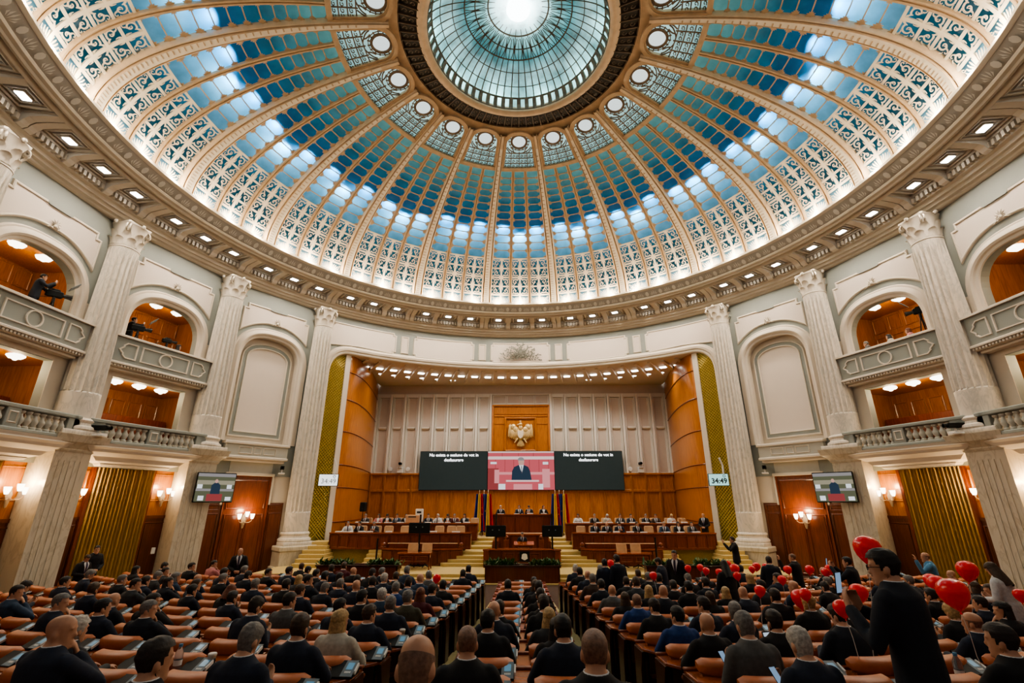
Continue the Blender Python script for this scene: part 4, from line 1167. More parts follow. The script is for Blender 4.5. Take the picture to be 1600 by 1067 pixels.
# ------------------------------------------------------------------ stage podium
def S_(name, b, mat, **k): return tag(b.build(name, mat, None, **k), kind='structure')
ZP = -2.9
b = MB(); b.rbox(-11.8, 11.8, 22.3, 31, FL - .1, ZP, .02); S_('podium', b, M['carpetl'])
b = MB()
for i, y in enumerate((21.5, 21.9)): b.rbox(-5.2, 5.2, y, 22.32, FL - .1, ZP - .13 * (2 - i), .015)
S_('steps', b, M['carpetl'])
STEP = [(-2.76, 24.7, 3.95), (-2.62, 25.0, 3.65), (-2.48, 25.3, 3.4), (-2.34, 25.9, 3.1), (-2.2, 27.2, 2.95), (-2.06, 28.2, 2.8), (-1.92, 29.2, 2.7)]
for s in (-1, 1):
    b = MB()
    for z, y, xl in STEP:
        a0, a1 = sorted((s * xl, s * 1.62)); o = []
        for q in lin(0, 1, 6):                               # rounded outer corner
            o.append((s * (xl - .25 + .25 * sin(q * pi / 2)), y + .25 - .25 * cos(q * pi / 2)))
        pts = [(s * 1.62, y)] + o + [(s * xl, 31), (s * 1.62, 31)]
        b.loft([[(x, yy, zz) for x, yy in pts] for zz in (ZP - .2, z - .02, z)], caps=True)
    S_('steps', b, M['carpetl'])
    b = MB()
    xa, xb = sorted((s * 10.0, s * 2.95)); b.box(xa, xb, 26.35, 28.0, ZP, -2.22)
    xa, xb = sorted((s * 10.0, s * 2.8)); b.box(xa, xb, 28.0, YB - .3, ZP, -1.88)
    S_('podium', b, M['carpetd'])
    for (x0, x1, y, n, z0, dz) in ((7.15, 7.75, 24.8, 4, ZP, .16), (10.02, 10.9, 24.2, 6, ZP, .17)):
        b = MB()
        for i in range(n): 
            xa, xb = sorted((s * (x0 - .08 * (n - i)), s * (x1 + .02))); b.rbox(xa, xb, y + .33 * i, 27.0, ZP - .1, z0 + dz * (i + 1), .015)
        S_('steps', b, M['carpetl'])
    b = MB(); xa, xb = sorted((s * 10.0, s * 7.0)); b.box(xa, xb, 26.1, 26.4, ZP - .1, -2.22); S_('podium', b, M['carpetd'])

def wood_bench(name, label, x0, x1, y, zb, zt, depth, n, bulge=0., mat='woodm', grp=None):
    """long panelled bench front with a worktop"""
    t = empty(name, ((x0 + x1) / 2, y, zb), 0, label, 'bench', grp, 'thing'); cx = (x0 + x1) / 2
    hw = (x1 - x0) / 2; h = zt - zb
    def mp(p): return (p[0], p[1] - bulge * (1 - (p[0] / hw) ** 2), p[2])
    f = MB(); seg = 16
    for i in range(seg):
        xa = -hw + 2 * hw * i / seg; f.box(xa, xa + 2 * hw / seg, 0, .06, 0, h - .05, mp=mp)
    f.box(-hw, -hw + .05, 0, depth, 0, h - .05, mp=mp); f.box(hw - .05, hw, 0, depth, 0, h - .05, mp=mp)
    f.build('front_panel', M[mat], t)
    f = MB()
    for i in range(n):
        xa = -hw + 2 * hw * i / n; xb = xa + 2 * hw / n
        f.mould(rect(xa + .06, xb - .06, .12, h - .16), [(0, 0), (0, -.03), (.04, -.035), (.05, 0)], True, mp=mp)
    for i in range(seg):
        xa = -hw + 2 * hw * i / seg; f.box(xa, xa + 2 * hw / seg, -.03, 0, 0, .08, mp=mp)
    f.build('panel_moulding', M[mat], t)
    f = MB()
    for i in range(seg):
        xa = -hw + 2 * hw * i / seg; f.box(xa, xa + 2 * hw / seg, -.07, depth, h - .06, h, mp=mp)
    f.build('worktop', M['desk'], t)
    return t
for s in (-1, 1):
    sd = 'left-side' if s < 0 else 'right-side'
    wood_bench('government_bench', 'long panelled wooden bench of the front row on the %s podium' % sd, *sorted((s * 9.95, s * 2.62)), 26.0, -2.24, -1.44, .55, 14, .15)
    wood_bench('government_bench', 'long panelled wooden bench of the rear row on the %s podium' % sd, *sorted((s * 10.0, s * 2.5)), 28.3, -2.0, -1.07, .55, 14, .1)
    t = wood_bench('curved_low_wall', 'low curved wooden wall with turned end posts, %s of the stage' % sd, *sorted((s * 7.0, s * 2.95)), 25.4, ZP, -2.14, .25, 7, .35)
    f = MB(); f.rbox(-1.75, 1.75, .20, .40, .76, .96, .02, mp=lambda p: (p[0], p[1] - .35 * (1 - (p[0] / 2.03) ** 2), p[2])); f.build('upper_rail', M['woodm'], t)
    f = MB(); f.rbox(-1.77, 1.77, .17, .43, .955, .985, .01, mp=lambda p: (p[0], p[1] - .35 * (1 - (p[0] / 2.03) ** 2), p[2])); f.build('pale_ledge', M['tan'], t)
    for q in (-1.95, 1.95):
        f = MB(); f.rbox(q - .12, q + .12, -.08, .16, .7, .84, .02); f.ball((q, .04, .93), .11, .11, .11, 12, 8); f.build('end_post', M['woodm'], t)
t = wood_bench('presidium_bench', 'tall panelled presidium bench under the big screen', -2.1, 2.2, 31.0, -1.95, -.65, .6, 5, .1)
b = MB(); b.box(-2.3, 2.4, 31.05, YB - .3, ZP, -1.42); S_('podium', b, M['carpetl'])
b = MB(); b.box(-1.6, 1.62, 27.9, 31.1, ZP, -2.0); S_('podium', b, M['woodm'])
t = wood_bench('secretaries_bench', 'low wooden bench with two turned posts behind the lectern', -1.25, 1.5, 27.9, -2.5, -1.62, .5, 4, .05)
f = MB(); f.box(-1.3, 1.3, .0, .5, .88, .92); f.build('pale_ledge', M['tan'], t)
for q in (-.95, .95):
    f = MB(); f.rbox(q - .14, q + .14, -.35, -.1, -.2, .62, .02); f.ball((q, -.22, .72), .12, .12, .12, 12, 8); f.build('turned_post', M['woodm'], t)
# lectern and the stenographers' desk before it
t = empty('lectern', (.12, 25.15, ZP), 0, 'wooden lectern with pale plaque at which the suited man speaks', 'lectern', None, 'thing')
f = MB(); f.rbox(-.45, .45, -.02, .5, 0, .92, .02); f.build('body', M['woodm'], t)
f = MB(); f.loft([[(-.5, -.08, .90), (.5, -.08, .90), (.5, .5, 1.02), (-.5, .5, 1.02)], [(-.5, -.08, .95), (.5, -.08, .95), (.5, .5, 1.07), (-.5, .5, 1.07)]]); f.build('slanted_top', M['desk'], t)
f = MB(); f.rbox(-.30, .30, -.05, -.01, .55, .82, .01); f.build('plaque', M['wood2'], t)
f = MB()
for x in (-.12, .12): f.tube([(x, .2, 1.0), (x, .14, 1.2), (x * .8, .2, 1.3)], [.012, .01, .02], 6)
f.build('microphone', M['black'], t)
t = empty('stenographer_desk', (.02, 24.45, ZP), 0, 'panelled dark wooden desk with corner posts before the lectern', 'desk', None, 'thing')
f = MB(); f.rbox(-.95, .95, 0, .4, 0, .76, .02); f.rbox(-1.6, -.95, .2, .5, 0, .74, .02); f.rbox(.95, 1.6, .2, .5, 0, .74, .02); f.build('front_panel', M['woodd'], t)
f = MB(); panelled(f, -.9, .9, .06, .7, 0, 3); f.rbox(-1.0, 1.0, -.12, .1, .20, .26, .01); f.build('panel_moulding', M['woodd'], t)
f = MB(); f.rbox(-1.0, 1.0, -.05, .55, .76, .81, .01); f.rbox(-1.7, -.9, .15, .6, .74, .79, .01); f.rbox(.9, 1.7, .15, .6, .74, .79, .01); f.build('worktop', M['desk'], t)
for q in (-1.72, 1.72):
    f = MB(); f.rbox(q - .13, q + .13, -.05, .2, 0, .72, .02); f.rbox(q - .16, q + .16, -.08, .23, .72, .80, .02); f.build('corner_post', M['woodm'], t)
t2 = empty('emblem_plaque', (.14, 24.43, ZP + .48), 0, 'small dark plaque with pale emblem on the front of the stenographer desk', 'plaque', None, 'thing')
f = MB(); f.rbox(-.24, .24, -.03, 0, -.20, .22, .01); f.build('board', M['black'], t2)
f = MB(); f.loft([[(-.05, -.045, .14), (.05, -.045, .14)], [(-.12, -.045, .10), (.12, -.045, .10)], [(-.15, -.045, -.08), (.15, -.045, -.08)], [(-.02, -.045, -.15), (.02, -.045, -.15)]], caps=False, closed=False); f.build('emblem', M['paper'], t2)

# planters
rnd = random.Random(3)
def planter(x0, x1, y, z0, z1, label):
    t = empty('planter', ((x0 + x1) / 2, y, z0), 0, label, 'planter', None, 'thing'); hw = (x1 - x0) / 2; h = z1 - z0
    f = MB(); f.box(-hw, hw, 0, .04, 0, h); f.box(-hw, hw, .5, .54, 0, h); f.box(-hw, -hw + .04, 0, .54, 0, h); f.box(hw - .04, hw, 0, .54, 0, h); f.box(-hw, hw, .03, .5, h - .12, h - .08, mi=0)
    f.build('trough', M['woodd'], t)
    f = MB(); f.rbox(-hw - .05, hw + .05, -.05, .05, h - .02, h + .04, .01); f.rbox(-hw - .05, hw + .05, .48, .6, h - .02, h + .04, .01); f.build('rim', M['woodx'], t)
    n = int(hw * 2 / .62)
    for i in range(n):
        if i == n // 2 and n > 4: continue
        x = (x0 + x1) / 2 - hw + .35 + (hw * 2 - .7) * i / max(1, n - 1)
        p = MB()
        for q in range(130):
            th = rnd.uniform(0, 2 * pi); el = rnd.uniform(.1, 1.3); L = rnd.uniform(.16, .38)
            px, py = rnd.gauss(0, .18), rnd.gauss(0, .09)
            d = Vector((cos(th) * cos(el), sin(th) * cos(el), sin(el))); sd = Vector((-sin(th), cos(th), 0)) * rnd.uniform(.03, .055)
            a = Vector((px, py, rnd.uniform(-.05, .06))); m_ = a + d * L * .55 + sd; e = a + d * L - Vector((0, 0, .05)); m2 = a + d * L * .55 - sd
            p.add([a, m_, e, m2], [(0, 1, 2, 3)], mi=0 if rnd.random() < .72 else 1)
        tag(p.build('potted_fern', [M['green'], M['greenl']], None, loc=(x, y + .27, z1 + .02)), 'bushy green plant in the %s' % label.split(' with ')[0].replace('wooden ', ''), 'plant', 'plants in ' + label.split(' with ')[0], 'thing')
planter(-8.7, -5.25, 21.7, FL, -2.52, 'left-side wooden planter with greenery at the stage edge')
planter(5.25, 8.7, 21.7, FL, -2.52, 'right-side wooden planter with greenery at the stage edge')
planter(-1.55, 1.6, 21.7, FL, -2.52, 'middle wooden planter with greenery at the stage edge')

# tan chairs of the stage
ch = {}
f = MB(); f.rbox(-.24, .24, -.24, .24, .40, .50, .04); ch['seat'] = f.mesh('seat', M['tan'])
f = MB(); f.loft([[(x * w, -.24 - .05 * (1 - (x * 2.2) ** 2) - .10 * q + dd, .5 + .55 * q) for x in (-.45, -.3, -.1, .1, .3, .45)] + [(x * w, -.30 - .05 * (1 - (x * 2.2) ** 2) - .10 * q + dd, .5 + .55 * q) for x in (.45, .3, .1, -.1, -.3, -.45)] for q, w, dd in ((0, .50, 0), (.5, .56, 0), (.9, .54, 0), (1, .44, .01))]); ch['back'] = f.mesh('backrest', M['tan'], True)
f = MB(); f.tube([(0, 0, .4), (0, 0, .1)], .03, 8)
for i in range(5): f.tube([(0, 0, .12), (.26 * cos(i * 1.257), .26 * sin(i * 1.257), .04)], [.03, .02], 6)
ch['base'] = f.mesh('base', M['blackm'])
def tan_chair(x, y, z, rz, label, grp):
    t = empty('conference_chair', (x, y, z), rz, label, 'chair', grp, 'thing')
    for k in ('seat', 'back', 'base'): link(ch[k].name, ch[k], t)
    return t
t = None
for s, (xa, xb) in ((-1, (-5.68, -4.24)), (1, (4.4, 5.9))):
    sd = 'left-side' if s < 0 else 'right-side'
    cx = (xa + xb) / 2
    t = empty('table', (cx, 23.8, ZP), 0, 'small wooden writing table with two tan chairs, %s of the stage' % sd, 'table', None, 'thing')
    f = MB(); f.rbox(-.78, .78, -.3, .35, .66, .72, .01); f.build('tabletop', M['desk'], t)
    f = MB(); f.box(-.7, .7, -.25, -.22, .28, .66); panelled(f, -.7, .7, .28, .64, -.25, 2); f.build('modesty_panel', M['woodm'], t)
    for q in (-.7, .7):
        for y in (-.22, .28):
            f = MB(); f.rbox(q - .03, q + .03, y - .03, y + .03, 0, .66, .005); f.build('leg', M['woodm'], t)
    for q in (-.32, .36): tan_chair(cx + q, 24.4, ZP, pi, 'tan chair behind the small writing table, %s' % sd, 'tan chairs at the writing table ' + sd)

# monitors on poles
def monitor_stand(x, y, z0, zt, zc, w, h, label, screen=True):
    t = empty('monitor_stand', (x, y, z0), 0, label, 'monitor', None, 'thing')
    f = MB(); f.tube([(0, 0, 0), (0, 0, zt - z0)], .045, 8); f.rbox(-.3, .3, -.25, .25, 0, .04, .01); f.build('pole', M['blackm'], t)
    if screen:
        f = MB(); f.rbox(-w / 2, w / 2, -.16, -.06, zc - z0 - h / 2, zc - z0 + h / 2, .02); f.build('monitor_back', M['black'], t)
        f = MB()
        for q in (-.16, .16): f.ball((q, -.165, zc - z0 + .05), .028, .012, .028, 8, 5)
        f.build('mounting_knob', M['silver'], t)
    else:
        f = MB(); f.rbox(-.09, .09, -.09, .09, .0, .35, .02); f.build('stand_foot', M['black'], t)
monitor_stand(-1.25, 24.75, ZP, -.5, -1.30, .98, .52, 'back of a black monitor on a pole, left-hand of the lectern')
monitor_stand(1.50, 24.75, ZP, -.5, -1.30, .98, .52, 'back of a black monitor on a pole, right-hand of the lectern')
monitor_stand(-5.06, 25.0, ZP, -.55, -1.18, 1.05, .5, 'back of a black monitor on a pole before the curved low wall')
monitor_stand(-6.9, 24.2, ZP, -1.6, 0, 0, 0, 'slim black stand beside the small steps, left-side of the stage', False)
monitor_stand(6.35, 24.2, ZP, -1.55, 0, 0, 0, 'slim black stand beside the writing table, right-side of the stage', False)
# loudspeaker on a stand, ballot boxes
t = empty('loudspeaker', (-9.35, 29.2, -1.9), 0, 'black loudspeaker on a thin stand by the curved wooden wall', 'loudspeaker', None, 'thing')
f = MB(); f.tube([(0, 0, 0), (0, 0, 1.5)], .02, 6)
for i in range(3): f.tube([(0, 0, .35), (.3 * cos(i * 2.09), .3 * sin(i * 2.09), 0)], .015, 5)
f.build('stand', M['blackm'], t)
f = MB(); f.rbox(-.17, .17, -.17, .17, 1.42, 1.95, .04); f.build('cabinet', M['black'], t)
f = MB(); f.lathe([(.12, 0), (.08, .02), (.01, .03)], 14, mp=lambda p: (p[0], -.165 - .0 * p[2] - p[2] * .2, 1.58 + p[1])); f.build('driver', M['blackm'], t)
for x, w, h, lab in ((-6.25, .75, .42, 'low pale ballot box on the rear bench'), (-5.95, .42, .72, 'tall pale ballot box with dark slot on the rear bench')):
    t = empty('ballot_box', (x, 28.62 if h < .5 else 29.0, -1.07 if h < .5 else -1.05), 0, lab, 'box', None, 'thing')
    f = MB(); f.rbox(-w / 2, w / 2, -.15, .15, 0, h, .02); f.build('box_body', M['tan'] if h < .5 else M['white'], t)
    f = MB(); f.rbox(-w * .3, w * .3, -.16, -.14, h * .68, h * .82, .005); f.build('slot', M['black'], t)

# flags
FB = plain('blue_flag_cloth', (.012, .03, .22), .7, var=.1); FY = plain('yellow_flag_cloth', (.75, .50, .04), .7, var=.1); FR = plain('red_flag_cloth', (.55, .015, .02), .7, var=.1)
FS = plain('yellow_star_cloth', (.85, .65, .05), .7)
def flag(x, y, z0, eu, label):
    t = empty('flag', (x, y, z0), 0, label, 'flag', None, 'thing')
    f = MB(); f.tube([(0, 0, 0), (0, 0, 2.55)], .018, 6); f.lathe([(.001, 2.70), (.03, 2.62), (.001, 2.54)], 8); f.lathe([(.16, 0), (.16, .03), (.03, .06)], 12); f.build('pole', M['goldw'], t)
    rows = []
    n = 18
    for z in lin(2.45, .35, 10):
        k = (2.45 - z) / 2.1; w = .20 + .16 * k
        rows.append([(-w + 2 * w * i / n, -.05 - (.05 + .05 * k) * sin(i * 1.15 + k) , z + .10 * k * sin(i * .35 + 2) - .25 * k * abs(i / n - .5)) for i in range(n + 1)])
    f = MB(); v = [p for r in rows for p in r]; fs = []; 
    for j in range(10):
        for i in range(n):
            fs.append((j * (n + 1) + i, j * (n + 1) + i + 1, (j + 1) * (n + 1) + i + 1, (j + 1) * (n + 1) + i))
    f.add(v, fs)
    f.m = [0 if eu else (0 if (q % n) < n / 3 else 1 if (q % n) < 2 * n / 3 else 2) for q in range(len(fs))]
    f.build('cloth', [FB, FY, FR], t, True)
    if eu:
        f = MB()
        for k in range(5):
            a = k * 1.25
            c = (.10 * cos(a), -.14, 1.45 + .32 * sin(a))
            f.add([(c[0] + (.05 if i % 2 else .02) * cos(i * pi / 5), c[1], c[2] + (.05 if i % 2 else .02) * sin(i * pi / 5)) for i in range(10)], [tuple(range(10))])
        f.build('stars', FS, t)
for x0, sd in ((-2.32, 'left-hand'), (2.36, 'right-hand')):
    for i, eu in enumerate((False, True, False)):
        flag(x0 + (i - 1) * .27, 30.55 + .12 * (i % 2), -1.92, eu, '%s on a pole, %s of the presidium' % ('blue starred flag between two tricolours' if eu else ('outer' if i == (0 if x0 < 0 else 2) else 'inner') + ' blue yellow red flag', sd))

# ------------------------------------------------------------------ screens on the back wall
def text(body, size, mat, parent, loc, rot=(pi / 2, 0, 0), align='CENTER', bold=0.0, name='caption_text'):
    cu = bpy.data.curves.new(name, 'FONT'); cu.body = body; cu.size = size; cu.align_x = align; cu.align_y = 'CENTER'; cu.offset = bold; cu.extrude = .001; cu.resolution_u = 3
    cu.materials.append(mat)
    o = bpy.data.objects.new(name, cu); col.objects.link(o)
    me = bpy.data.meshes.new_from_object(o.evaluated_get(bpy.context.evaluated_depsgraph_get())); bpy.data.objects.remove(o)
    return link(name, me, parent, None, loc, rot)
CAP = glow('caption_white', (1, 1, 1), 2.4)
YS = YB - .42
for s, xc in ((-1, -4.98), (1, 4.97)):
    t = empty('display_screen', (xc, YS, 2.26), 0, 'dark caption screen %s of the live picture screen' % ('left-hand' if s < 0 else 'right-hand'), 'screen', None, 'thing')
    f = MB(); f.rbox(-2.52, 2.52, 0, .12, -1.39, 1.39, .02); f.build('panel', M['black'], t)
    f = MB(); f.box(-2.49, 2.49, -.012, 0, -1.36, 1.36); f.build('lit_face', M['darkgl'], t)
    text('Nu exista o sesiune de vot in', .31, CAP, t, (0, -.02, 1.10), bold=.003); text('desfasurare', .31, CAP, t, (0, -.02, .74), bold=.003)
t = empty('video_screen', (0.0, YS, 2.26), 0, 'large screen showing a suited man speaking at a lectern before red panels', 'screen', None, 'thing')
f = MB(); f.rbox(-2.46, 2.46, 0, .12, -1.39, 1.39, .02); f.build('panel', M['black'], t)
G = lambda n, c, s=.9: glow('picture_' + n, c, s)
gp = dict(bg=G('rose', (.62, .13, .15)), bgl=G('light_rose', (.80, .32, .33)), pale=G('pale', (.85, .62, .60)), suit=G('suit', (.035, .055, .085)), skin=G('skin', (.62, .36, .30)), hair=G('hair', (.30, .28, .28)), white=G('white', (.85, .88, .92)), dark=G('dark_rose', (.33, .07, .07)), tie=G('tie', (.10, .06, .08)))
def pic(name, pts, m_, lay, par):
    f = MB(); f.poly(pts, (), -.014 - .003 * lay); f.build(name, m_, par)
pic('picture_ground', rect(-2.44, 2.44, -1.36, 1.36), gp['bg'], 0, t)
pic('picture_band', rect(-2.44, 2.44, .78, 1.00), gp['pale'], 1, t); pic('picture_band', rect(-2.44, 2.44, 1.26, 1.36), gp['pale'], 1, t)
pic('picture_band', rect(-2.44, 2.44, -.30, -.12), gp['bgl'], 1, t)
for x in (-1.9, -1.2, -.55, .6, 1.3, 2.0): pic('picture_seam', rect(x, x + .03, -.1, .78), gp['dark'], 1, t)
for x in (-1.4, -.2, .9): pic('picture_seam', rect(x, x + .03, 1.0, 1.26), gp['dark'], 1, t)
pic('picture_post', rect(-2.44, -1.65, -1.36, .15), gp['dark'], 2, t); pic('picture_post', rect(-1.95, -1.6, -.9, .05), gp['bgl'], 3, t)
pic('picture_post', rect(1.55, 2.1, -1.2, .1), gp['bgl'], 2, t); pic('picture_lamp', rect(1.6, 2.0, .42, .6), gp['white'], 2, t); pic('picture_lamp', rect(-2.25, -1.8, .45, .6), gp['white'], 2, t)
pic('picture_suit', [(-.70, -.75), (-.66, -.05), (-.50, .25), (-.18, .38), (.22, .38), (.52, .25), (.66, -.05), (.78, -.75)], gp['suit'], 4, t)
pic('picture_shirt', [(-.16, .40), (.20, .40), (.06, -.20)], gp['white'], 5, t); pic('picture_tie', [(0, .30), (.07, .30), (.07, -.18), (.03, -.22)], gp['tie'], 6, t)
pic('picture_face', arc(.02, .62, .22, .30, 0, 2 * pi, 16)[:-1], gp['skin'], 5, t); pic('picture_hair', arc(.0, .74, .24, .20, -.2, pi + .2, 12), gp['hair'], 6, t)
pic('picture_lectern', rect(-.95, 1.15, -1.36, -.72), gp['bg'], 7, t); pic('picture_lectern_top', rect(-1.1, 1.3, -.80, -.68), gp['pale'], 8, t); pic('picture_plaque', rect(-.55, .80, -1.34, -.96), gp['bgl'], 8, t)
pic('picture_paper', rect(-1.65, -1.15, -1.34, -.95), gp['white'], 7, t); pic('picture_paper', rect(1.25, 1.6, -1.34, -.95), gp['white'], 7, t)

# gilded eagle
t = empty('eagle_emblem', (-.02, YB - .36, 4.9), 0, 'gilded heraldic eagle in relief on the wooden panel above the screens', 'emblem', None, 'thing')
f = MB(); f.ball((0, 0, .02), .34, .16, .48, 14, 9); f.ball((0, -.05, .45), .17, .13, .26, 10, 7); f.build('body', M['eagle'], t, True)
f = MB(); f.ball((.0, -.1, .72), .15, .12, .15, 10, 7); f.lathe([(.06, 0), (.05, .08), (.012, .17)], 8, mp=lambda p: (-.12 - p[2], -.1 + p[0], .70 + p[1])); f.build('head', M['eagle'], t, True)
f = MB(); f.tube([(0, -.1, .82), (0, -.1, 1.05)], .03, 6); f.tube([(-.1, -.1, .96), (.1, -.1, .96)], .03, 6); f.build('cross', M['eagle'], t)
for s in (-1, 1):
    f = MB(); f.ball((s * .55, 0, .52), .24, .12, .26, 10, 7); f.ball((s * .38, -.02, .32), .24, .12, .26, 10, 7)
    for row, (n, L, x0, z0) in enumerate(((5, .62, .28, .34), (6, .98, .36, .46))):
        for i in range(n):
            x = s * (x0 + .085 * i); a = -.10 + .07 * i
            f.lathe([(.02, 0), (.075, .1), (.08, L * .6), (.05, L * .92), (.01, L)], 8, mp=lambda p, x=x, a=a, z0=z0, i=i, row=row, s=s: (x + p[0] + s * a * p[2] * .55, -.02 - .05 * (1 - row) + p[1] * .5, z0 + .06 * i * (row) - p[2]))
    f.build('wing', M['eagle'], t, True)
    f = MB(); f.lathe([(.10, 0), (.09, .2), (.05, .36), (.06, .42), (.01, .5)], 8, mp=lambda p, s=s: (s * (.2 + p[2] * .55) + p[0], -.06 + p[1], -.32 - p[2] * .75)); f.build('leg', M['eagle'], t, True)
f = MB(); 
for i in range(7):
    a = (i - 3) * .14
    f.lathe([(.02, 0), (.07, .1), (.09, .45), (.02, .62)], 8, mp=lambda p, a=a: (p[0] + p[2] * sin(a), p[1] * .5, -.32 - p[2] * cos(a)))
f.build('tail', M['eagle'], t, True)
f = MB(); f.slab([(-.22, .22), (-.22, -.05), (-.14, -.25), (0, -.34), (.14, -.25), (.22, -.05), (.22, .22)], -.22, -.1); f.build('shield', M['goldw'], t)

# countdown displays, cameras, wall TV sets
CLK = glow('clock_face_glow', (.55, .95, .88), .9); CLW = glow('clock_white_glow', (.95, .97, .98), 1.3); CLD = plain('clock_digits', (.02, .03, .04), .5)
for s, mat_, lab in ((-1, CLW, 'white washed-out countdown display on the gold grille beside the stage'), (1, CLK, 'pale green countdown display on the gold grille beside the stage')):
    t = empty('countdown_display', (s * 10.55 + .05, 26.35, 1.18), -s * .15, lab, 'display', None, 'thing')
    f = MB(); f.rbox(-.52, .52, 0, .1, -.32, .32, .02); f.build('frame', M['black'], t)
    f = MB(); f.box(-.49, .49, -.012, 0, -.29, .29); f.build('lit_face', mat_, t)
    text('34:49', .36, CLD if s > 0 else M['silver'], t, (.02, -.02, -.07), bold=.012 if s > 0 else 0, name='digits')
    f = MB(); f.mould([(.30 + .06 * cos(a), .19 + .06 * sin(a)) for a in [-2 * pi * i / 14 for i in range(14)]], [(-.015, -.016), (.015, -.016)], True); f.build('ring_mark', SUIT['blue'], t)
    f = MB(); f.tube([(.30, .05, .3), (.32, .1, .75), (.18, .05, 1.15)], .05, 6); f.build('bracket', M['white'], t)
def small_camera(x, y, z, rz, mat_, label, box=True):
    t = empty('security_camera', (x, y, z), rz, label, 'camera', None, 'thing')
    f = MB(); f.rbox(-.30, .22, -.09, .09, -.09, .09, .02); f.build('housing', M[mat_], t)
    f = MB(); f.lathe([(.06, 0), (.08, .10), (.07, .12)], 10, mp=lambda p: (.22 + p[2], p[0], p[1])); f.build('lens', M['black'], t)
    f = MB(); f.tube([(0, 0, -.05), (0, 0, -.26)], .03, 6); f.rbox(-.18, .18, -.15, .15, -.32, -.25, .02); f.build('mount', M['white'], t)
for x in (-8.95, 8.78):
    small_camera(x, YB - .35, 2.75, -pi / 2, 'black', 'camera on a white post on the dado ledge, %s of the screens' % ('left-hand' if x < 0 else 'right-hand'))
    f = MB(); f.rbox(-.22, .22, -.14, .14, 0, .42, .03); tag(f.build('camera_box', M['white'], None, loc=(x, YB - .3, 2.08)), 'white box under the camera on the dado ledge, %s of the screens' % ('left-hand' if x < 0 else 'right-hand'), 'box', None, 'thing')
    for q, n_ in ((-.75, 'outer'), (.55, 'inner')):
        if x > 0 and q > 0: continue
        t = MB(); t.lathe([(.01, .08), (.14, .07), (.17, .0)], 14, mp=lambda p: (p[0], -p[2], p[1])); tag(t.build('wall_speaker', M['white'], None, True, loc=(x + q, YB - .22, 2.35)), 'round white wall speaker, %s side of the camera post, %s' % (n_, 'left-hand' if x < 0 else 'right-hand'), 'speaker', None, 'thing')
def polar(k, R): return (R * sin(k * PH), YC + R * cos(k * PH))
for s in (-1, 1):
    sd = 'left-side' if s < 0 else 'right-side'
    x, y = polar(s * 4.42, 15.75); small_camera(x, y, 2.62, -s * .25 + (0 if s < 0 else pi), 'black', 'black camera on the pier cap below the balcony column, %s wall' % sd)
    x, y = polar(s * 2.74, 16.35); small_camera(x, y, 1.72, -pi / 2 - s * .5, 'black', 'black camera under the ledge beside the stage column, %s wall' % sd)
    x, y = polar(s * 3.40, 15.7)
    t = empty('television', (x, y, .66), -s * .80, 'wall television showing the speaker, on the %s pier beside the wooden panel' % sd, 'television', None, 'thing')
    f = MB(); f.rbox(-.78, .78, 0, .14, -.64, .64, .02); f.build('cabinet', M['black'], t)
    pic('picture_ground', rect(-.75, .75, -.60, .60), G('olive_room', (.23, .24, .15), .5), 0, t)
    pic('picture_band', rect(-.75, .75, .12, .30), G('cream', (.55, .50, .36), .55), 1, t); pic('picture_band', rect(-.75, .75, -.16, -.06), gp['hair'], 1, t); pic('picture_band', rect(-.75, .75, .46, .60), gp['hair'], 1, t)
    for q in (-.62, .55): pic('picture_lamp', rect(q - .1, q + .1, -.05, .12), gp['white'], 2, t); 
    pic('picture_suit', [(-.18, -.30), (-.17, .10), (-.06, .2), (.08, .2), (.18, .10), (.2, -.30)], gp['suit'], 3, t); pic('picture_face', arc(.0, .27, .065, .085, 0, 2 * pi, 12)[:-1], gp['skin'], 4, t)
    pic('picture_lectern', rect(-.3, .32, -.58, -.28), gp['dark'], 5, t); pic('picture_paper', rect(-.62, -.4, -.56, -.36), gp['white'], 5, t); pic('picture_paper', rect(.45, .68, -.56, -.4), gp['white'], 5, t)
    f = MB(); f.tube([(0, .1, 0), (0, .7, .05)], .05, 8); f.build('wall_arm', M['blackm'], t)
x, y = polar(-3.72, 16.42); f = MB(); f.rbox(-.07, .07, -.03, .03, -.12, .12, .01); tag(f.build('switch_plate', M['white'], None, loc=(x, y, -1.85), rot=(0, 0, 3.72 * PH)), 'small pale switch plate on the dark wainscot beside the curtain', 'switch', None, 'thing')
FX, FY = 0.0, 36.5
def seat_layout():
    out = []
    for i in range(1, 17):
        r = FY - (16.6 - .925 * i); rc = r + .62
        for blk, s in (('C', 0), ('L', -1), ('R', 1)):
            for j in range(2 if blk == 'C' else 26):
                th = (-.0125, .0125)[j] if blk == 'C' else s * (.054 + (.42 + .76 * j + .10 * (j // 2)) / rc)
                X, Y = rc * sin(th), FY - rc * cos(th)
                if sqrt(X * X + (Y - YC) ** 2) > 14.2 or Y > 17.2 or abs(X) > 13.6: continue
                if Y < .9 or abs(X + .0187 * Y) > 1.27 * Y + .25: continue
                out.append((i, blk, j, X, Y, th, r))
    return out
# ------------------------------------------------------------------ seats of the hall
SEATS = seat_layout()
ORD = 'zeroth first second third fourth fifth sixth seventh eighth ninth tenth eleventh twelfth thirteenth fourteenth fifteenth sixteenth seventeenth eighteenth nineteenth twentieth twenty-first twenty-second twenty-third twenty-fourth twenty-fifth twenty-sixth twenty-seventh twenty-eighth twenty-ninth thirtieth thirty-first thirty-second'.split()
BLK = {'L': 'left-side block', 'R': 'right-side block', 'C': 'middle block'}
def seatlab(i, b, j):
    return '%s row from stage, %s seat from %s, %s' % (ORD[i], ORD[j + 1], 'aisle' if b != 'C' else 'left-hand end', BLK[b])
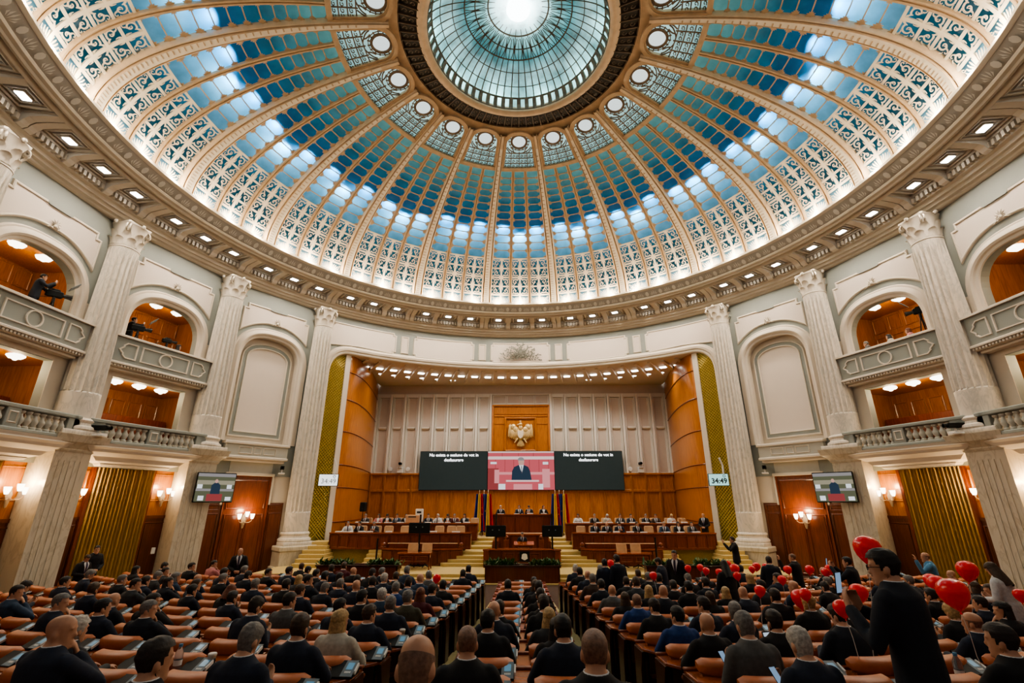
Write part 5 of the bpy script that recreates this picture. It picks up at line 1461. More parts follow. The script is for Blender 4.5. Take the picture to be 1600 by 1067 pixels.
# chair (origin on the floor, facing +y)
f = MB(); f.rbox(-.26, .26, -.22, .24, .38, .49, .05); C_seat = f.mesh('seat', M['leather'], True, 40)
f = MB(); rows = []
for z, y0, th, w in ((.46, -.20, .07, .27), (.60, -.23, .08, .27), (.72, -.25, .08, .28), (.82, -.26, .07, .285)):
    rows.append([(x * w, y0 + .05 * x * x, z) for x in lin(-1, 1, 6)] + [(x * w, y0 - th + .05 * x * x, z) for x in lin(1, -1, 6)])
f.loft(rows); C_back = f.mesh('backrest', M['leatherd'], True, 50)
f = MB(); rows = []
for x in lin(-1, 1, 10):
    k = 1 - max(0, abs(x) - .82) / .18 * .45
    rows.append([(x * .295, -.275 + .085 * x * x + math.copysign(abs(cos(a)) ** .55, cos(a)) * .074 * k, .875 - .010 * x * x + .02 * cos(a) + math.copysign(abs(sin(a)) ** .55, sin(a)) * (.062 if sin(a) > 0 else .075 - .03 * x * x) * k) for a in [2 * pi * q / 16 for q in range(16)]])
f.loft(rows); C_head = f.mesh('headrest', M['leather'], True, 50)
def arm(s):
    f = MB(); f.tube([(s * .305, -.24, .64), (s * .305, -.1, .665), (s * .305, .08, .665), (s * .305, .2, .65)], [.028, .034, .034, .026], 8)
    f.rbox(s * .305 - .025, s * .305 + .025, -.24, .10, .12, .64, .01)
    return f.mesh('armrest', M['woodm'], True, 40)
C_arm = [arm(-1), arm(1)]
f = MB(); f.tube([(0, 0, .40), (0, 0, .06)], .05, 8); f.rbox(-.2, .2, -.2, .2, 0, .06, .02); C_base = f.mesh('pedestal', M['blackm'])
# far chair: one mesh, same shape
def merged(name, parts):
    vs = []; fs = []; mi = []; mats = []
    for me, off in parts:
        n = len(vs); vs += [tuple(Vector(v.co) + Vector(off)) for v in me.vertices]
        for p in me.polygons:
            fs.append(tuple(n + i for i in p.vertices))
            mt = me.materials[p.material_index]
            if mt not in mats: mats.append(mt)
            mi.append(mats.index(mt))
    me = bpy.data.meshes.new(name); me.from_pydata(vs, [], fs)
    for m_ in mats: me.materials.append(m_)
    me.polygons.foreach_set('material_index', mi); me.polygons.foreach_set('use_smooth', [True] * len(fs)); me.set_sharp_from_angle(angle=radians(40))
    return me
O0 = (0, 0, 0)
C_far = merged('armchair', [(C_seat, O0), (C_back, O0), (C_head, O0), (C_arm[0], O0), (C_arm[1], O0), (C_base, O0)])
# two-seat desk (origin on the floor under the middle of its top)
def desk_parts(hw):
    top = [(-hw, .20), (-hw, -.10), (-hw + .12, -.24), (hw - .12, -.24), (hw, -.10), (hw, .20)]
    f = MB(); f.loft([[(x * k, y * k, z) for x, y in top] for z, k in ((.735, .985), (.745, 1), (.765, 1), (.772, .99))]); a = f.mesh('desktop', M['desk'])
    f = MB(); f.box(-hw, hw, .20, .235, .0, .77); f.rbox(-hw - .01, hw + .01, .185, .25, .77, .795, .008); panelled(f, -hw, hw, .05, .75, .20, 2, .03, 1, .012); bpan = f.mesh('front_panel', M['woodm'])
    c = []
    for s in (-1, 1):
        f = MB(); f.loft([[(s * hw + d, y, z) for d in (-.02, .02)] + [(s * hw + d, y2, z) for d in (.02, -.02)] for y, y2, z in ((-.04, .22, 0), (-.04, .22, .5), (-.12, .22, .74))]); c.append(f.mesh('side_panel', M['woodx']))
    return a, bpan, c[0], c[1]
DK = {2: desk_parts(.755), 1: desk_parts(.38), 0: desk_parts(.72)}
DKF = {k: merged('bench_desk', [(m_, O0) for m_ in v]) for k, v in DK.items()}
f = MB(); f.loft([[(x, y, z) for x, y in ((-.20, -.13), (.20, -.13), (.20, .13), (-.20, .13))] for z in (0,)] + [[(-.20, -.13, .02), (.20, -.13, .02), (.20, .12, .135), (-.20, .12, .135)]]); f.v = [(x * .68, y * .78, z * .78) for x, y, z in f.v]; K_box = f.mesh('housing', M['black'])
tl = lambda p: (p[0], p[1] * .96 - .005, .0775 + p[1] * .443 + p[2])
f = MB(); f.box(.015, .195, -.125, .125, .0, .004, mp=tl)
f.v = [(x * .68, y * .78, z * .78) for x, y, z in f.v]; K_pad = f.mesh('keypad', M['silver'])
f = MB(); f.box(.055, .155, -.02, .085, .004, .006, mp=tl); f.v = [(x * .68, y * .78, z * .78) for x, y, z in f.v]; K_lcd = f.mesh('display', M['lcd'])
f = MB()
for i in range(4): f.box(.06 + i * .024, .078 + i * .024, -.075, -.05, .004, .007, mp=tl)
f.box(.20, .225, -.06, .07, -.02, .02, mp=tl); f.v = [(x * .68, y * .78, z * .78) for x, y, z in f.v]; K_key = f.mesh('card_and_keys', M['paper'])
K_far = merged('voting_console', [(K_box, O0), (K_pad, O0), (K_lcd, O0), (K_key, O0)])

order = sorted(range(len(SEATS)), key=lambda q: SEATS[q][4])
NEAR = set(order[:300])
STOOD = set(); desks = {}; rest_c = []; rest_k = []
CH_PARTS = (C_seat, C_back, C_head, C_arm[0], C_arm[1], C_base)
for q, (i, b_, j, X, Y, th, r) in enumerate(SEATS):
    z = zf(Y); X2, Y2 = r * sin(th), FY - r * cos(th); z2 = zf(Y2)
    desks.setdefault((i, b_, j // 2), []).append((th, r))
    kx = .27 if b_ != 'C' else .17
    Kp = Vector((X2 + kx * cos(th) + .03 * sin(th), Y2 + kx * sin(th) - .03, z2 + .772))
    taken = any((X - a[0]) ** 2 + (Y - a[1]) ** 2 < .2 for a in STAND.values())
    if taken: STOOD.add((i, b_, j))
    if q in NEAR:
        lab = 'orange leather chair, ' + seatlab(i, b_, j)
        kl = 'voting console, ' + seatlab(i, b_, j)
        if taken: pass
        elif Y < 9.5:
            o = empty('armchair', (X, Y, z), th, lab, 'chair', 'orange leather chairs in rows', 'thing')
            for p in CH_PARTS: link(p.name, p, o)
        else:
            o = link('armchair', C_far, None, loc=(X, Y, z), rot=(0, 0, th)); tag(o, lab, 'chair', 'orange leather chairs in rows', 'thing')
        if Y < 8.5:
            o = empty('voting_console', Kp, th, kl, 'console', 'voting consoles on the desks', 'thing')
            for p in (K_box, K_pad, K_lcd, K_key): link(p.name, p, o)
        else:
            tag(link('voting_console', K_far, None, loc=Kp, rot=(0, 0, th)), kl, 'console', 'voting consoles on the desks', 'thing')
    else:
        if not taken: rest_c.append((Vector((X, Y, z)), th))
        rest_k.append((Kp, th))
def mass(name, src, places, lab, cat):
    parts = []
    me0 = src; vs = []; fs = []; mi = []
    co = [v.co.copy() for v in me0.vertices]; pf = [(tuple(p.vertices), p.material_index) for p in me0.polygons]
    for p, th in places:
        n = len(vs); R = Matrix.Translation(p) @ Matrix.Rotation(th, 4, 'Z')
        vs += [tuple(R @ c) for c in co]; fs += [tuple(n + i for i in f_) for f_, m_ in pf]; mi += [m_ for f_, m_ in pf]
    me = bpy.data.meshes.new(name); me.from_pydata(vs, [], fs)
    for m_ in me0.materials: me.materials.append(m_)
    me.polygons.foreach_set('material_index', mi); me.update()
    tag(link(name, me), lab, cat, None, 'stuff')
mass('armchair_rows', C_far, rest_c, 'distant orange leather chairs in the rows nearest the stage', 'chairs')
mass('console_rows', K_far, rest_k, 'distant voting consoles on the desks nearest the stage', 'consoles')
for (i, b_, p), l in desks.items():
    th = sum(x[0] for x in l) / len(l); r = l[0][1]
    X, Y = r * sin(th), FY - r * cos(th); z = zf(Y)
    kind = 0 if b_ == 'C' else len(l)
    lab = 'polished wooden desk, %s row from stage, %s desk from %s' % (ORD[i], ORD[p + 1] if b_ != 'C' else 'only', 'aisle, ' + BLK[b_] if b_ != 'C' else 'narrow middle block')
    if Y < 8.5:
        o = empty('bench_desk', (X, Y, z), th, lab, 'desk', 'polished desks in rows', 'thing')
        for me in DK[kind]: link(me.name, me, o)
    else:
        tag(link('bench_desk', DKF[kind], None, loc=(X, Y, z), rot=(0, 0, th)), lab, 'desk', 'polished desks in rows', 'thing')
# ------------------------------------------------------------------ people
def solid(mb, voxel, smooth=3, dec=None, name='body'):
    me = bpy.data.meshes.new('tmp'); me.from_pydata(mb.v, [], mb.f)
    bm = bmesh.new(); bm.from_mesh(me); bmesh.ops.recalc_face_normals(bm, faces=bm.faces); bm.to_mesh(me); bm.free()
    o = bpy.data.objects.new('tmp', me); col.objects.link(o)
    r = o.modifiers.new('r', 'REMESH'); r.mode = 'VOXEL'; r.voxel_size = voxel
    s = o.modifiers.new('s', 'SMOOTH'); s.factor = .5; s.iterations = smooth
    if dec: d = o.modifiers.new('d', 'DECIMATE'); d.ratio = dec
    dg = bpy.context.evaluated_depsgraph_get()
    out = bpy.data.meshes.new_from_object(o.evaluated_get(dg)); out.name = name
    bpy.data.objects.remove(o); bpy.data.meshes.remove(me)
    out.materials.clear(); out.materials.append(None)
    out.polygons.foreach_set('use_smooth', [True] * len(out.polygons))
    return out

def limb(mb, pts, rs, n=10):
    pts = [Vector(p) for p in pts]
    P = []; R = []
    d0 = (pts[0] - pts[1]).normalized(); d1 = (pts[-1] - pts[-2]).normalized()
    for k, f_ in ((.95, .25), (.7, .7), (0, 1)): P.append(pts[0] + d0 * rs[0] * k); R.append(rs[0] * f_)
    for i in range(1, len(pts)):
        for f_ in (.5, 1): P.append(pts[i - 1].lerp(pts[i], f_)); R.append(rs[i - 1] + (rs[i] - rs[i - 1]) * f_)
    for k, f_ in ((.7, .7), (.95, .25)): P.append(pts[-1] + d1 * rs[-1] * k); R.append(rs[-1] * f_)
    mb.tube(P, R, n)

def torso_rings(base, lean, inf=0.0, lo=.46):
    R = [(.0, .46, .165, .125), (.0, .58, .165, .12), (-.005, .70, .16, .112), (0, .82, .18, .118), (.0, .94, .205, .118), (-.005, 1.02, .192, .100), (-.004, 1.06, .135, .082), (.0, 1.09, .085, .07), (.005, 1.115, .062, .062)]
    out = []
    for y, z, rx, ry in R:
        if z < lo: continue
        yy = y + lean * max(0, z - .55) / .5
        g = inf * (1.3 if z < 1.03 else 1.0 if z < 1.1 else .9)
        out.append([((rx + g) * cos(a), yy + (ry + g) * sin(a), z + base) for a in [2 * pi * q / 20 for q in range(20)]])
    return out

def head_rings(sc=1.0, n=16, dense=1):
    R = [(-.125, .022, .075, .02), (-.112, .042, .088, -.0), (-.085, .055, .092, -.03), (-.05, .063, .092, -.062), (-.01, .070, .091, -.088), (.03, .074, .094, -.102), (.065, .072, .090, -.102), (.09, .062, .076, -.090), (.11, .044, .052, -.064), (.122, .02, .024, -.03)]
    if dense > 1:
        R2 = []
        for i in range(len(R) - 1):
            for k in range(dense): R2.append(tuple(R[i][q] + (R[i + 1][q] - R[i][q]) * k / dense for q in range(4)))
        R = R2 + [R[-1]]
    out = []
    for z, rx, yf, yb in R:
        c = (yf + yb) / 2; h = (yf - yb) / 2
        out.append([Vector((rx * sc * cos(a), (c * .9 + h * sc * sin(a)) if True else 0, z * (sc if z > 0 else 1))) for a in [2 * pi * q / n for q in range(n)]])
    return out

def hand(mb, w, d, pn, curl=.5, s=1):
    """w wrist, d direction of the fingers, pn palm normal, s +1 right hand -1 left hand"""
    w = Vector(w); d = Vector(d).normalized(); pn = Vector(pn); pn = (pn - d * pn.dot(d)).normalized(); x = d.cross(pn) * s
    c = w + d * .05
    rows = []
    for t, hw, th in ((-.01, .026, .022), (.03, .036, .019), (.07, .042, .016), (.092, .040, .013)):
        rows.append([tuple(w + d * t + x * hw * cos(a) + pn * th * sin(a)) for a in [2 * pi * q / 10 for q in range(10)]])
    mb.loft(rows)
    for i, (L, off) in enumerate(((.072, -.031), (.080, -.010), (.075, .011), (.058, .031))):
        p = w + d * .085 + x * off; pts = [p - d * .02, p]; a = 0
        for k in range(3):
            a += curl * (.55, .8, .6)[k]
            p = p + (d * cos(a) + pn * sin(a)) * L * (.45, .32, .25)[k]; pts.append(p)
        limb(mb, pts, [.0095, .0095, .0090, .0082, .0072], 6)
    b = w + d * .025 - x * .028
    limb(mb, [b, b + (-x * .75 + d * .5 + pn * .35).normalized() * .04, b + (-x * .45 + d * .8 + pn * .55).normalized() * .075], [.014, .011, .009], 6)

def figure(sit=True, arms=None, yaw=0., pitch=0., lean=.04, voxel=.0115, feet=True, legs=None):
    base = 0 if sit else .42
    hc = Vector((0, lean * 1.35 + .03, 1.19 + base)); neck0 = Vector((0, lean, 1.04 + base))
    HM = Matrix.Translation(hc) @ Matrix.Rotation(-yaw, 4, 'Z') @ Matrix.Rotation(-pitch, 4, 'X')
    b = MB(); b.loft(torso_rings(base, lean))
    limb(b, [neck0, hc + Vector((0, -.025, -.06))], [.062, .058])
    b.loft([[tuple(HM @ p) for p in r] for r in head_rings()])
    hp = lambda p: tuple(HM @ Vector(p))
    b.ball((0, .098, -.022), .015, .017, .022, 8, 6, mp=hp); b.ball((0, .092, .01), .010, .012, .03, 8, 6, mp=hp)
    for s in (-1, 1):
        b.ball((s * .075, -.012, -.012), .011, .022, .033, 8, 6, mp=hp)
        b.ball((s * .028, .083, .030), .026, .012, .009, 8, 6, mp=hp)
    b.ball((0, .088, -.066), .024, .010, .010, 8, 6, mp=hp); b.ball((0, .080, -.104), .024, .018, .016, 8, 6, mp=hp)
    J = MB(); J.loft(torso_rings(base, lean, .016, .46))
    T = MB(); T.loft([[(.176 * cos(a), .0 + .136 * sin(a), z + base) for a in [2 * pi * q / 14 for q in range(14)]] for z in (.43, .62)])
    if not sit: J.loft([[(rx * cos(a), ry * sin(a), z) for a in [2 * pi * q / 16 for q in range(16)]] for z, rx, ry in ((.78, .195, .15), (.95, .19, .146), (1.1, .182, .135))])
    SH = MB()
    for s in (-1, 1):
        sh = Vector((s * .185, lean * .85, .995 + base))
        el, wr, hd, pn = (arms[0 if s < 0 else 1])
        el = Vector(el); wr = Vector(wr)
        limb(b, [sh, el, wr], [.056, .042, .028]); hand(b, wr, hd, pn, .55, s)
        w2 = el.lerp(wr, .93)
        limb(J, [sh + Vector((-s * .015, 0, .005)), el, w2], [.078, .062, .047])
        if sit: lg = [(s * .09, .03, .52), (s * .115, .42, .52), (s * .115, .36, .09)]
        else:
            st = (legs or ((0, 0), (0, 0)))[0 if s < 0 else 1]
            lg = [(s * .09, 0, .92), (s * .10, .03 + st[0] * .5, .50), (s * .105, st[0], .09)]
        limb(b, lg, [.085, .058, .040]); limb(T, lg, [.098, .074, .062])
        an = Vector(lg[2])
        foot = [[(an.x + hx * q, an.y + y, z) for q, z in ((-1, .012), (1, .012), (1, .012 + hz * .6), (.5, .012 + hz), (-.5, .012 + hz), (-1, .012 + hz * .6))] for y, hx, hz in ((-.07, .03, .06), (-.03, .04, .10), (.05, .042, .075), (.13, .045, .045), (.18, .028, .03))]
        b.loft([[(x, y, z + .01) for x, y, z in r] for r in foot])
        SH.loft([[(an.x + (x - an.x) * 1.2, y * 1.0 + (.01 if y > an.y + .1 else -.01 if y < an.y else 0), (z - .012) * 1.15) for x, y, z in r] for r in foot])
    col_ = MB()
    for z0, r0 in ((1.045, .080), (1.095, .070)):
        pass
    nb = Vector((0, lean * 1.15, 1.072 + base))
    col_.lathe([(.070, 0.012), (.074, .022), (.0715, .044), (.066, .044), (.066, .012)], 16, mp=lambda p: (p[0], p[1] * .95 + nb.y + p[2] * .1, p[2] + nb.z))
    F = dict(body=solid(b, voxel, 2, .5, 'body'), jacket=solid(J, .016, 4, .5, 'jacket'), trousers=solid(T, .018, 4, .5, 'trousers'), HM=HM)
    me = col_.mesh('shirt_collar', SHIRT, True); F['collar'] = me
    me = SH.mesh('shoes', SUIT['black'], True); F['shoes'] = me
    # shirt front and tie lie on the jacket's front
    RR = torso_rings(base, lean, .024, .8)
    def front(w0, w1, inf, name, mat):
        f = MB(); rows = []
        ring = [r for r in torso_rings(base, lean, inf, .68) if True]
        for i, r in enumerate(ring[:-1]):
            k = i / (len(ring) - 2); hw = w0 + (w1 - w0) * k
            cy = sum(p[1] for p in r) / len(r); rx = max(p[0] for p in r); ry = max(p[1] for p in r) - cy
            rows.append([(rx * sin(a), cy + ry * cos(a), r[0][2]) for a in lin(-hw, hw, 4)])
        f.loft(rows, caps=False, closed=False); return f.mesh(name, mat, True)
    F['shirt'] = front(.04, .62, .027, 'shirt_front', SHIRT); F['tie'] = front(.10, .16, .033, 'tie', TIE)
    return F

def hair_mesh(kind):
    rg = head_rings({'buzz': 1.02, 'fringe': 1.035, 'curly': 1.16, 'bob': 1.12, 'long': 1.12}.get(kind, 1.075), 28, 3)
    vs = [p.copy() for r in rg for p in r]; n = 28; fs = []
    rnd = random.Random(hash(kind) % 100)
    def keep(p):
        x, y, z = p
        if kind == 'fringe': return -.085 < z < .045 and y < .03 and (y < -.02 or z > -.03)
        if kind in ('short', 'buzz', 'curly'):
            if y > .045: return z > .068
            if y > -.0: return z > -.005 if y < .022 else z > .03
            return z > -.095
        if y > .055: return z > .072
        if y > .0: return z > (.05 if y > .03 else -.10)
        return True
    for j in range(len(rg) - 1):
        for i in range(n):
            q = (j * n + i, j * n + (i + 1) % n, (j + 1) * n + (i + 1) % n, (j + 1) * n + i)
            if keep(sum((vs[k] for k in q), Vector()) / 4): fs.append(q)
    fs.append(tuple((len(rg) - 1) * n + i for i in range(n))) if kind != 'fringe' else None
    amp = {'curly': .016, 'short': .005, 'bob': .006, 'long': .006}.get(kind, .001)
    out = []
    for p in vs:
        d = p.normalized()
        q = p + d * (mnoise.noise(p * (38 if kind != 'curly' else 55)) * amp)
        if kind == 'short' and p.z > .05: q += Vector((0, .006, .008))
        out.append(q)
    if kind in ('bob', 'long'):
        L = .07 if kind == 'bob' else .20
        m = len(out); rows = []
        for k in range(7):
            f_ = k / 6
            rows.append([Vector((( .083 + .022 * sin(f_ * 2.4)) * sin(a) * (1 - .25 * max(0, f_ - .7)), -.022 - (.092 + .01 * f_) * cos(a), .02 - (.12 + L) * f_ + .006 * sin(a * 9 + k))) for a in lin(-1.95, 1.95, 22)])
        for r in rows: out += r
        for k in range(6):
            for i in range(22): fs.append((m + k * 23 + i, m + k * 23 + i + 1, m + (k + 1) * 23 + i + 1, m + (k + 1) * 23 + i))
    me = bpy.data.meshes.new('hair'); me.from_pydata([tuple(p) for p in out], [], fs); me.materials.append(HAIRC['dark'])
    bm = bmesh.new(); bm.from_mesh(me); bmesh.ops.delete(bm, geom=[v for v in bm.verts if not v.link_faces], context='VERTS'); bm.to_mesh(me); bm.free()
    me.polygons.foreach_set('use_smooth', [True] * len(me.polygons)); me.update()
    return me
HAIR = {k: hair_mesh(k) for k in ('short', 'buzz', 'fringe', 'curly', 'bob', 'long')}
f = MB()
for s in (-1, 1): f.ball((s * .028, .0865, .012), .010, .007, .006, 8, 5)
EYES = f.mesh('eyes', M['eye'])
f = MB(); f.rbox(-.036, .036, -.004, .004, -.075, .075, .003); PH_B = f.mesh('casing', M['black'])
f = MB(); f.box(-.033, .033, -.0055, -.004, -.07, .07); PH_S = f.mesh('lit_screen', glow('phone_screen_glow', (.35, .52, .75), .55))

desk_arm = lambda s, dx=0, dz=0, fw=0: ((s * .27, .16, .78), (s * .15 + dx, .38 + fw, .80 + dz), (-s * .35, .9, -.1), (0, 0, -1))
chin_arm = lambda s: ((s * .24, .30, .80), (s * .07, .20, 1.02), (-s * .15, -.35, .9), (-s * .5, -.7, .2))
phone_arm = lambda s: ((s * .25, .10, .76), (s * .10, .33, .86), (-s * .25, .7, .5), (-s * .6, -.5, .5))
POSE = {}
def pose(k):
    if k in POSE: return POSE[k]
    A = (desk_arm(-1), desk_arm(1))
    if k == 's0': F = figure(True, A, 0, 0)
    elif k == 's25': F = figure(True, A, radians(25), 0)
    elif k == 's55': F = figure(True, (desk_arm(-1), chin_arm(1)), radians(55), 0)
    elif k == 's-25': F = figure(True, A, radians(-25), 0)
    elif k == 's-55': F = figure(True, (chin_arm(-1), desk_arm(1)), radians(-55), 0)
    elif k == 'sp': F = figure(True, (phone_arm(-1), phone_arm(1)), radians(6), radians(28), .08)
    elif k == 'sl': F = figure(True, (desk_arm(-1, 0, .03, .02), desk_arm(1, 0, .03, .02)), radians(-20), radians(18), .12)
    elif k == 'st': F = figure(False, (((-.25, .02, 1.16), (-.25, .10, .92), (0, .15, -1), (1, 0, 0)), ((.25, .02, 1.16), (.25, .10, .92), (0, .15, -1), (-1, 0, 0))), 0, 0, .02)
    elif k == 'clasp': F = figure(False, (((-.27, .04, 1.14), (-.08, .22, 1.02), (.8, .35, -.1), (0, -1, -.3)), ((.27, .04, 1.14), (.09, .24, 1.03), (-.8, .3, -.1), (0, -1, -.3))), radians(15), 0, .02)
    elif k == 'down': F = figure(False, (((-.27, .05, 1.15), (-.10, .28, 1.12), (.3, .6, .5), (.6, -.6, .3)), ((.27, .05, 1.15), (.10, .28, 1.12), (-.3, .6, .5), (-.6, -.6, .3))), radians(10), radians(30), .06)
    elif k == 'film': F = figure(False, (((-.27, .22, 1.24), (-.10, .42, 1.50), (.25, .25, .9), (.7, -.6, 0)), ((.27, .22, 1.24), (.10, .40, 1.48), (-.25, .25, .9), (-.7, -.6, 0))), 0, 0, .03)
    elif k == 'film2': F = figure(False, (((-.27, .10, 1.13), (-.13, .31, 1.32), (.15, .30, .9), (.75, -.5, .1)), ((.27, .16, 1.13), (.03, .32, 1.30), (-.25, .25, .9), (-.7, -.6, .1))), radians(-22), radians(6), .03, .0095)
    elif k == 'raise': F = figure(False, (((-.34, .22, 1.28), (-.36, .30, 1.56), (.1, .1, 1), (.3, 1, 0)), ((.26, .03, 1.16), (.24, .16, .95), (0, .3, -1), (-1, 0, 0))), radians(-15), 0, .02)
    elif k == 'lect': F = figure(False, (((-.28, .10, 1.15), (-.26, .36, 1.10), (.2, .9, -.15), (0, 0, -1)), ((.28, .10, 1.15), (.26, .36, 1.10), (-.2, .9, -.15), (0, 0, -1))), 0, radians(18), .10)
    POSE[k] = F
    return F
def setmat(o, m_):
    if o.material_slots:
        o.material_slots[0].link = 'OBJECT'; o.material_slots[0].material = m_
HN = dict(black='black-haired', dark='dark-haired', brown='brown-haired', grey='grey-haired', silver='silver-haired', blonde='blonde', auburn='auburn-haired', stubble='bald')
CN = dict(midnight='dark navy', slate='slate blue', lightblue='light blue')
def person(p, rz, ps, hairc, style, suit, label, group=None, face=False, sc=1.0, shoes=False, shirt=True):
    F = pose(ps)
    t = empty('person', p, rz, label, 'person', group, 'thing'); t.scale = (sc, sc, sc)
    o = link('body', F['body'], t); setmat(o, M['skin'])
    o = link('jacket', F['jacket'], t); setmat(o, SUIT[suit])
    o = link('trousers', F['trousers'], t); setmat(o, SUIT[suit if suit not in ('white', 'pink', 'lightblue', 'cream', 'blue', 'olive') else 'black'])
    link('shirt_collar', F['collar'], t)
    if style != 'bald':
        o = link('hair', HAIR[style], t); o.matrix_local = F['HM']; setmat(o, HAIRC[hairc])
    if shoes: link('shoes', F['shoes'], t)
    if face:
        o = link('eyes', EYES, t); o.matrix_local = F['HM']
        if shirt: link('shirt_front', F['shirt'], t)
        if shirt and style not in ('bob', 'long'): link('tie', F['tie'], t)
    return t

# --- seated members of the audience
SM = {(s[0], s[1], s[2]): s for s in SEATS}
import re as _re
for n_, l in enumerate(OCC.strip().split(';')):
    a, hc_, sty, suit, yw = l.split(); mm = _re.match(r'(\d+)([LRC])(\d+)', a)
    key = (int(mm[1]), mm[2], int(mm[3])); s = SM.get(key)
    if not s or key in STOOD: continue
    i, b_, j, X, Y, th, r = s; yw = int(yw)
    ps = 's0' if abs(yw) < 11 else 's25' if 11 <= yw < 38 else 's55' if yw >= 38 else 's-25' if yw > -38 else 's-55'
    if n_ % 7 == 3: ps = 'sp'
    if suit == 'olive': ps = 's25'
    if key in PSX: ps = PSX[key]
    hw = '%s person in %s' % (HN[hc_] if sty not in ('bald', 'fringe', 'buzz') else {'bald': 'bald', 'fringe': 'balding', 'buzz': 'short-cropped'}[sty], CN.get(suit, suit))
    lab = '%s seated, %s' % (hw, seatlab(i, b_, j))
    lab = ' '.join(lab.replace(' from stage', '').split())
    dx = .02 * sin(n_ * 3.1)
    person((X + dx, Y + (.06 if i > 12 else .02), zf(Y)), th + .12 * sin(n_ * 1.7), ps, hc_, sty, suit, lab, 'seated members', sc=(1.0 + .03 * sin(n_ * 2.3)) * (.96 if sty in ('bob', 'long') else 1))
# --- people standing on the floor
def standing(k, rz, ps, hc_, sty, suit, lab, face=False):
    X, Y, sc = STAND[k]
    return person((X, Y, zf(Y)), rz, ps, hc_, sty, suit, lab, None, face, min(1.08, max(.9, sc)), True, k != 'sweater')
standing('sweater', -pi * .62, 'clasp', 'dark', 'short', 'black', 'dark-haired man in black sweater standing before the gold curtain', True)
standing('blackwhite', -pi * .55, 'down', 'brown', 'short', 'black', 'man in open black jacket looking down at a phone before the gold curtain', True)
standing('panelman', -pi * .85, 'clasp', 'silver', 'fringe', 'black', 'white-haired man in black suit standing by the wooden panel with sconce', True)
standing('pairA', .1, 'st', 'black', 'short', 'navy', 'man in navy suit standing in the aisle, left-hand of a pair before the stage')
standing('pairB', .5, 'st', 'dark', 'short', 'midnight', 'man in dark suit standing in the aisle, right-hand of a pair before the stage')
standing('navybend', .9, 'down', 'dark', 'short', 'navy', 'man in navy suit bending his head, standing beside a red balloon')
standing('scarf', pi * .85, 'st', 'dark', 'short', 'black', 'man in long black coat and white shirt facing the seats', True)
standing('longhair', .2, 'down', 'black', 'long', 'black', 'woman with long black hair in black standing among red balloons')
standing('s1203', -.2, 'st', 'dark', 'short', 'midnight', 'dark-suited man standing between the column and the man with raised arm')
standing('armup', .7, 'raise', 'stubble', 'buzz', 'black', 'man in dark suit standing with one arm raised before the wooden panel')
standing('film', .75, 'film', 'dark', 'short', 'midnight', 'man in dark suit filming with raised phone before the wooden panel')
standing('light', 1.0, 'raise', 'stubble', 'fringe', 'lightblue', 'balding man in light blue jacket raising one arm before the gold curtain')
standing('white', .4, 'down', 'brown', 'long', 'white', 'woman with long brown hair in white jacket standing near the picture edge')
mm_ = standing('main', .50, 'film2', 'black', 'short', 'midnight', 'tall dark-suited man in glasses standing in the foreground, filming with a phone')
f = MB()
for s in (-1, 1):
    f.mould([(s * .034 + .024 * cos(a), .012 + .018 * sin(a)) for a in [-2 * pi * q / 12 for q in range(12)]], [(-.002, .105), (.002, .103), (.002, .107)], True)
    f.tube([(s * .058, .104, .016), (s * .076, .05, .016), (s * .078, -.01, .012)], .0025, 4)
f.tube([(-.01, .108, .014), (.01, .108, .014)], .002, 4)
o = f.build('glasses', M['black'], mm_); o.matrix_local = POSE['film2']['HM']
def phone(p, rz, tilt, lab, sc=1.0):
    t = empty('phone', p, rz, lab, 'phone', None, 'thing'); t.rotation_euler = (tilt, 0, rz); t.scale = (sc,) * 3
    link('casing', PH_B, t); link('lit_screen', PH_S, t)
X, Y, sc = STAND['main']; c_, s_ = cos(.5), sin(.5); lx, ly, lz = -.06 * sc, .40 * sc, 1.44 * sc
phone((X + lx * c_ - ly * s_, Y + lx * s_ + ly * c_, zf(Y) + lz + .04), .5, .1, 'phone with lit screen held up by the tall standing man in the foreground', 1.1)
for key, lab in (((12, 'R', 0), 'phone with lit screen in the hands of the grey-suited seated man'), ((13, 'R', 0), 'phone with lit screen in the hands of the silver-haired man in navy')):
    i, b_, j, X, Y, th, r = SM[key]
    phone((X - .17 * cos(th) - .33 * sin(th), Y - .17 * sin(th) + .33 * cos(th), zf(Y) + .93), th + .3, -.7, lab, .85)
X, Y, sc = STAND['film']; c_, s_ = cos(.75), sin(.75); ly, lz = .52 * sc, 1.60 * sc
phone((X - ly * s_, Y + ly * c_, zf(Y) + lz), .75, .1, 'phone held up by the man filming before the wooden panel')
# --- on and by the stage
person((.04, 25.78, ZP - .12), pi, 'lect', 'grey', 'short', 'navy', 'grey-haired man in navy suit speaking at the lectern', None, True, .93, True)
person((9.15, 22.0, zf(22)), pi * .42, 'film', 'dark', 'short', 'black', 'photographer in black aiming a camera beside the stage planter', None, False, 1.05, True)
person((9.78, 27.0, -2.22), pi * .8, 'clasp', 'grey', 'fringe', 'black', 'grey-haired man in dark suit standing at the end of the front bench', None, True, .98, True)
rs = random.Random(8)
def bench_people(xs, Y, z, rows, who, chairs=()):
    for n_, (x, (hc_, sty, suit, note)) in enumerate(zip(xs, rows)):
        person((x, Y, z), pi + .25 * sin(n_ * 2.2 + Y), ('s0', 's25', 'sp', 's-25', 's0')[n_ % 5], hc_, sty, suit, note + ', ' + who, 'people ' + who, True, .97)
        tan_chair(x, Y + .12, z, pi, 'tan chair of %s, %s' % (note, who), 'tan chairs ' + who)
    for n_, x in enumerate(chairs): tan_chair(x, Y + .02, z, pi, 'empty tan chair, %s' % who, 'tan chairs ' + who)
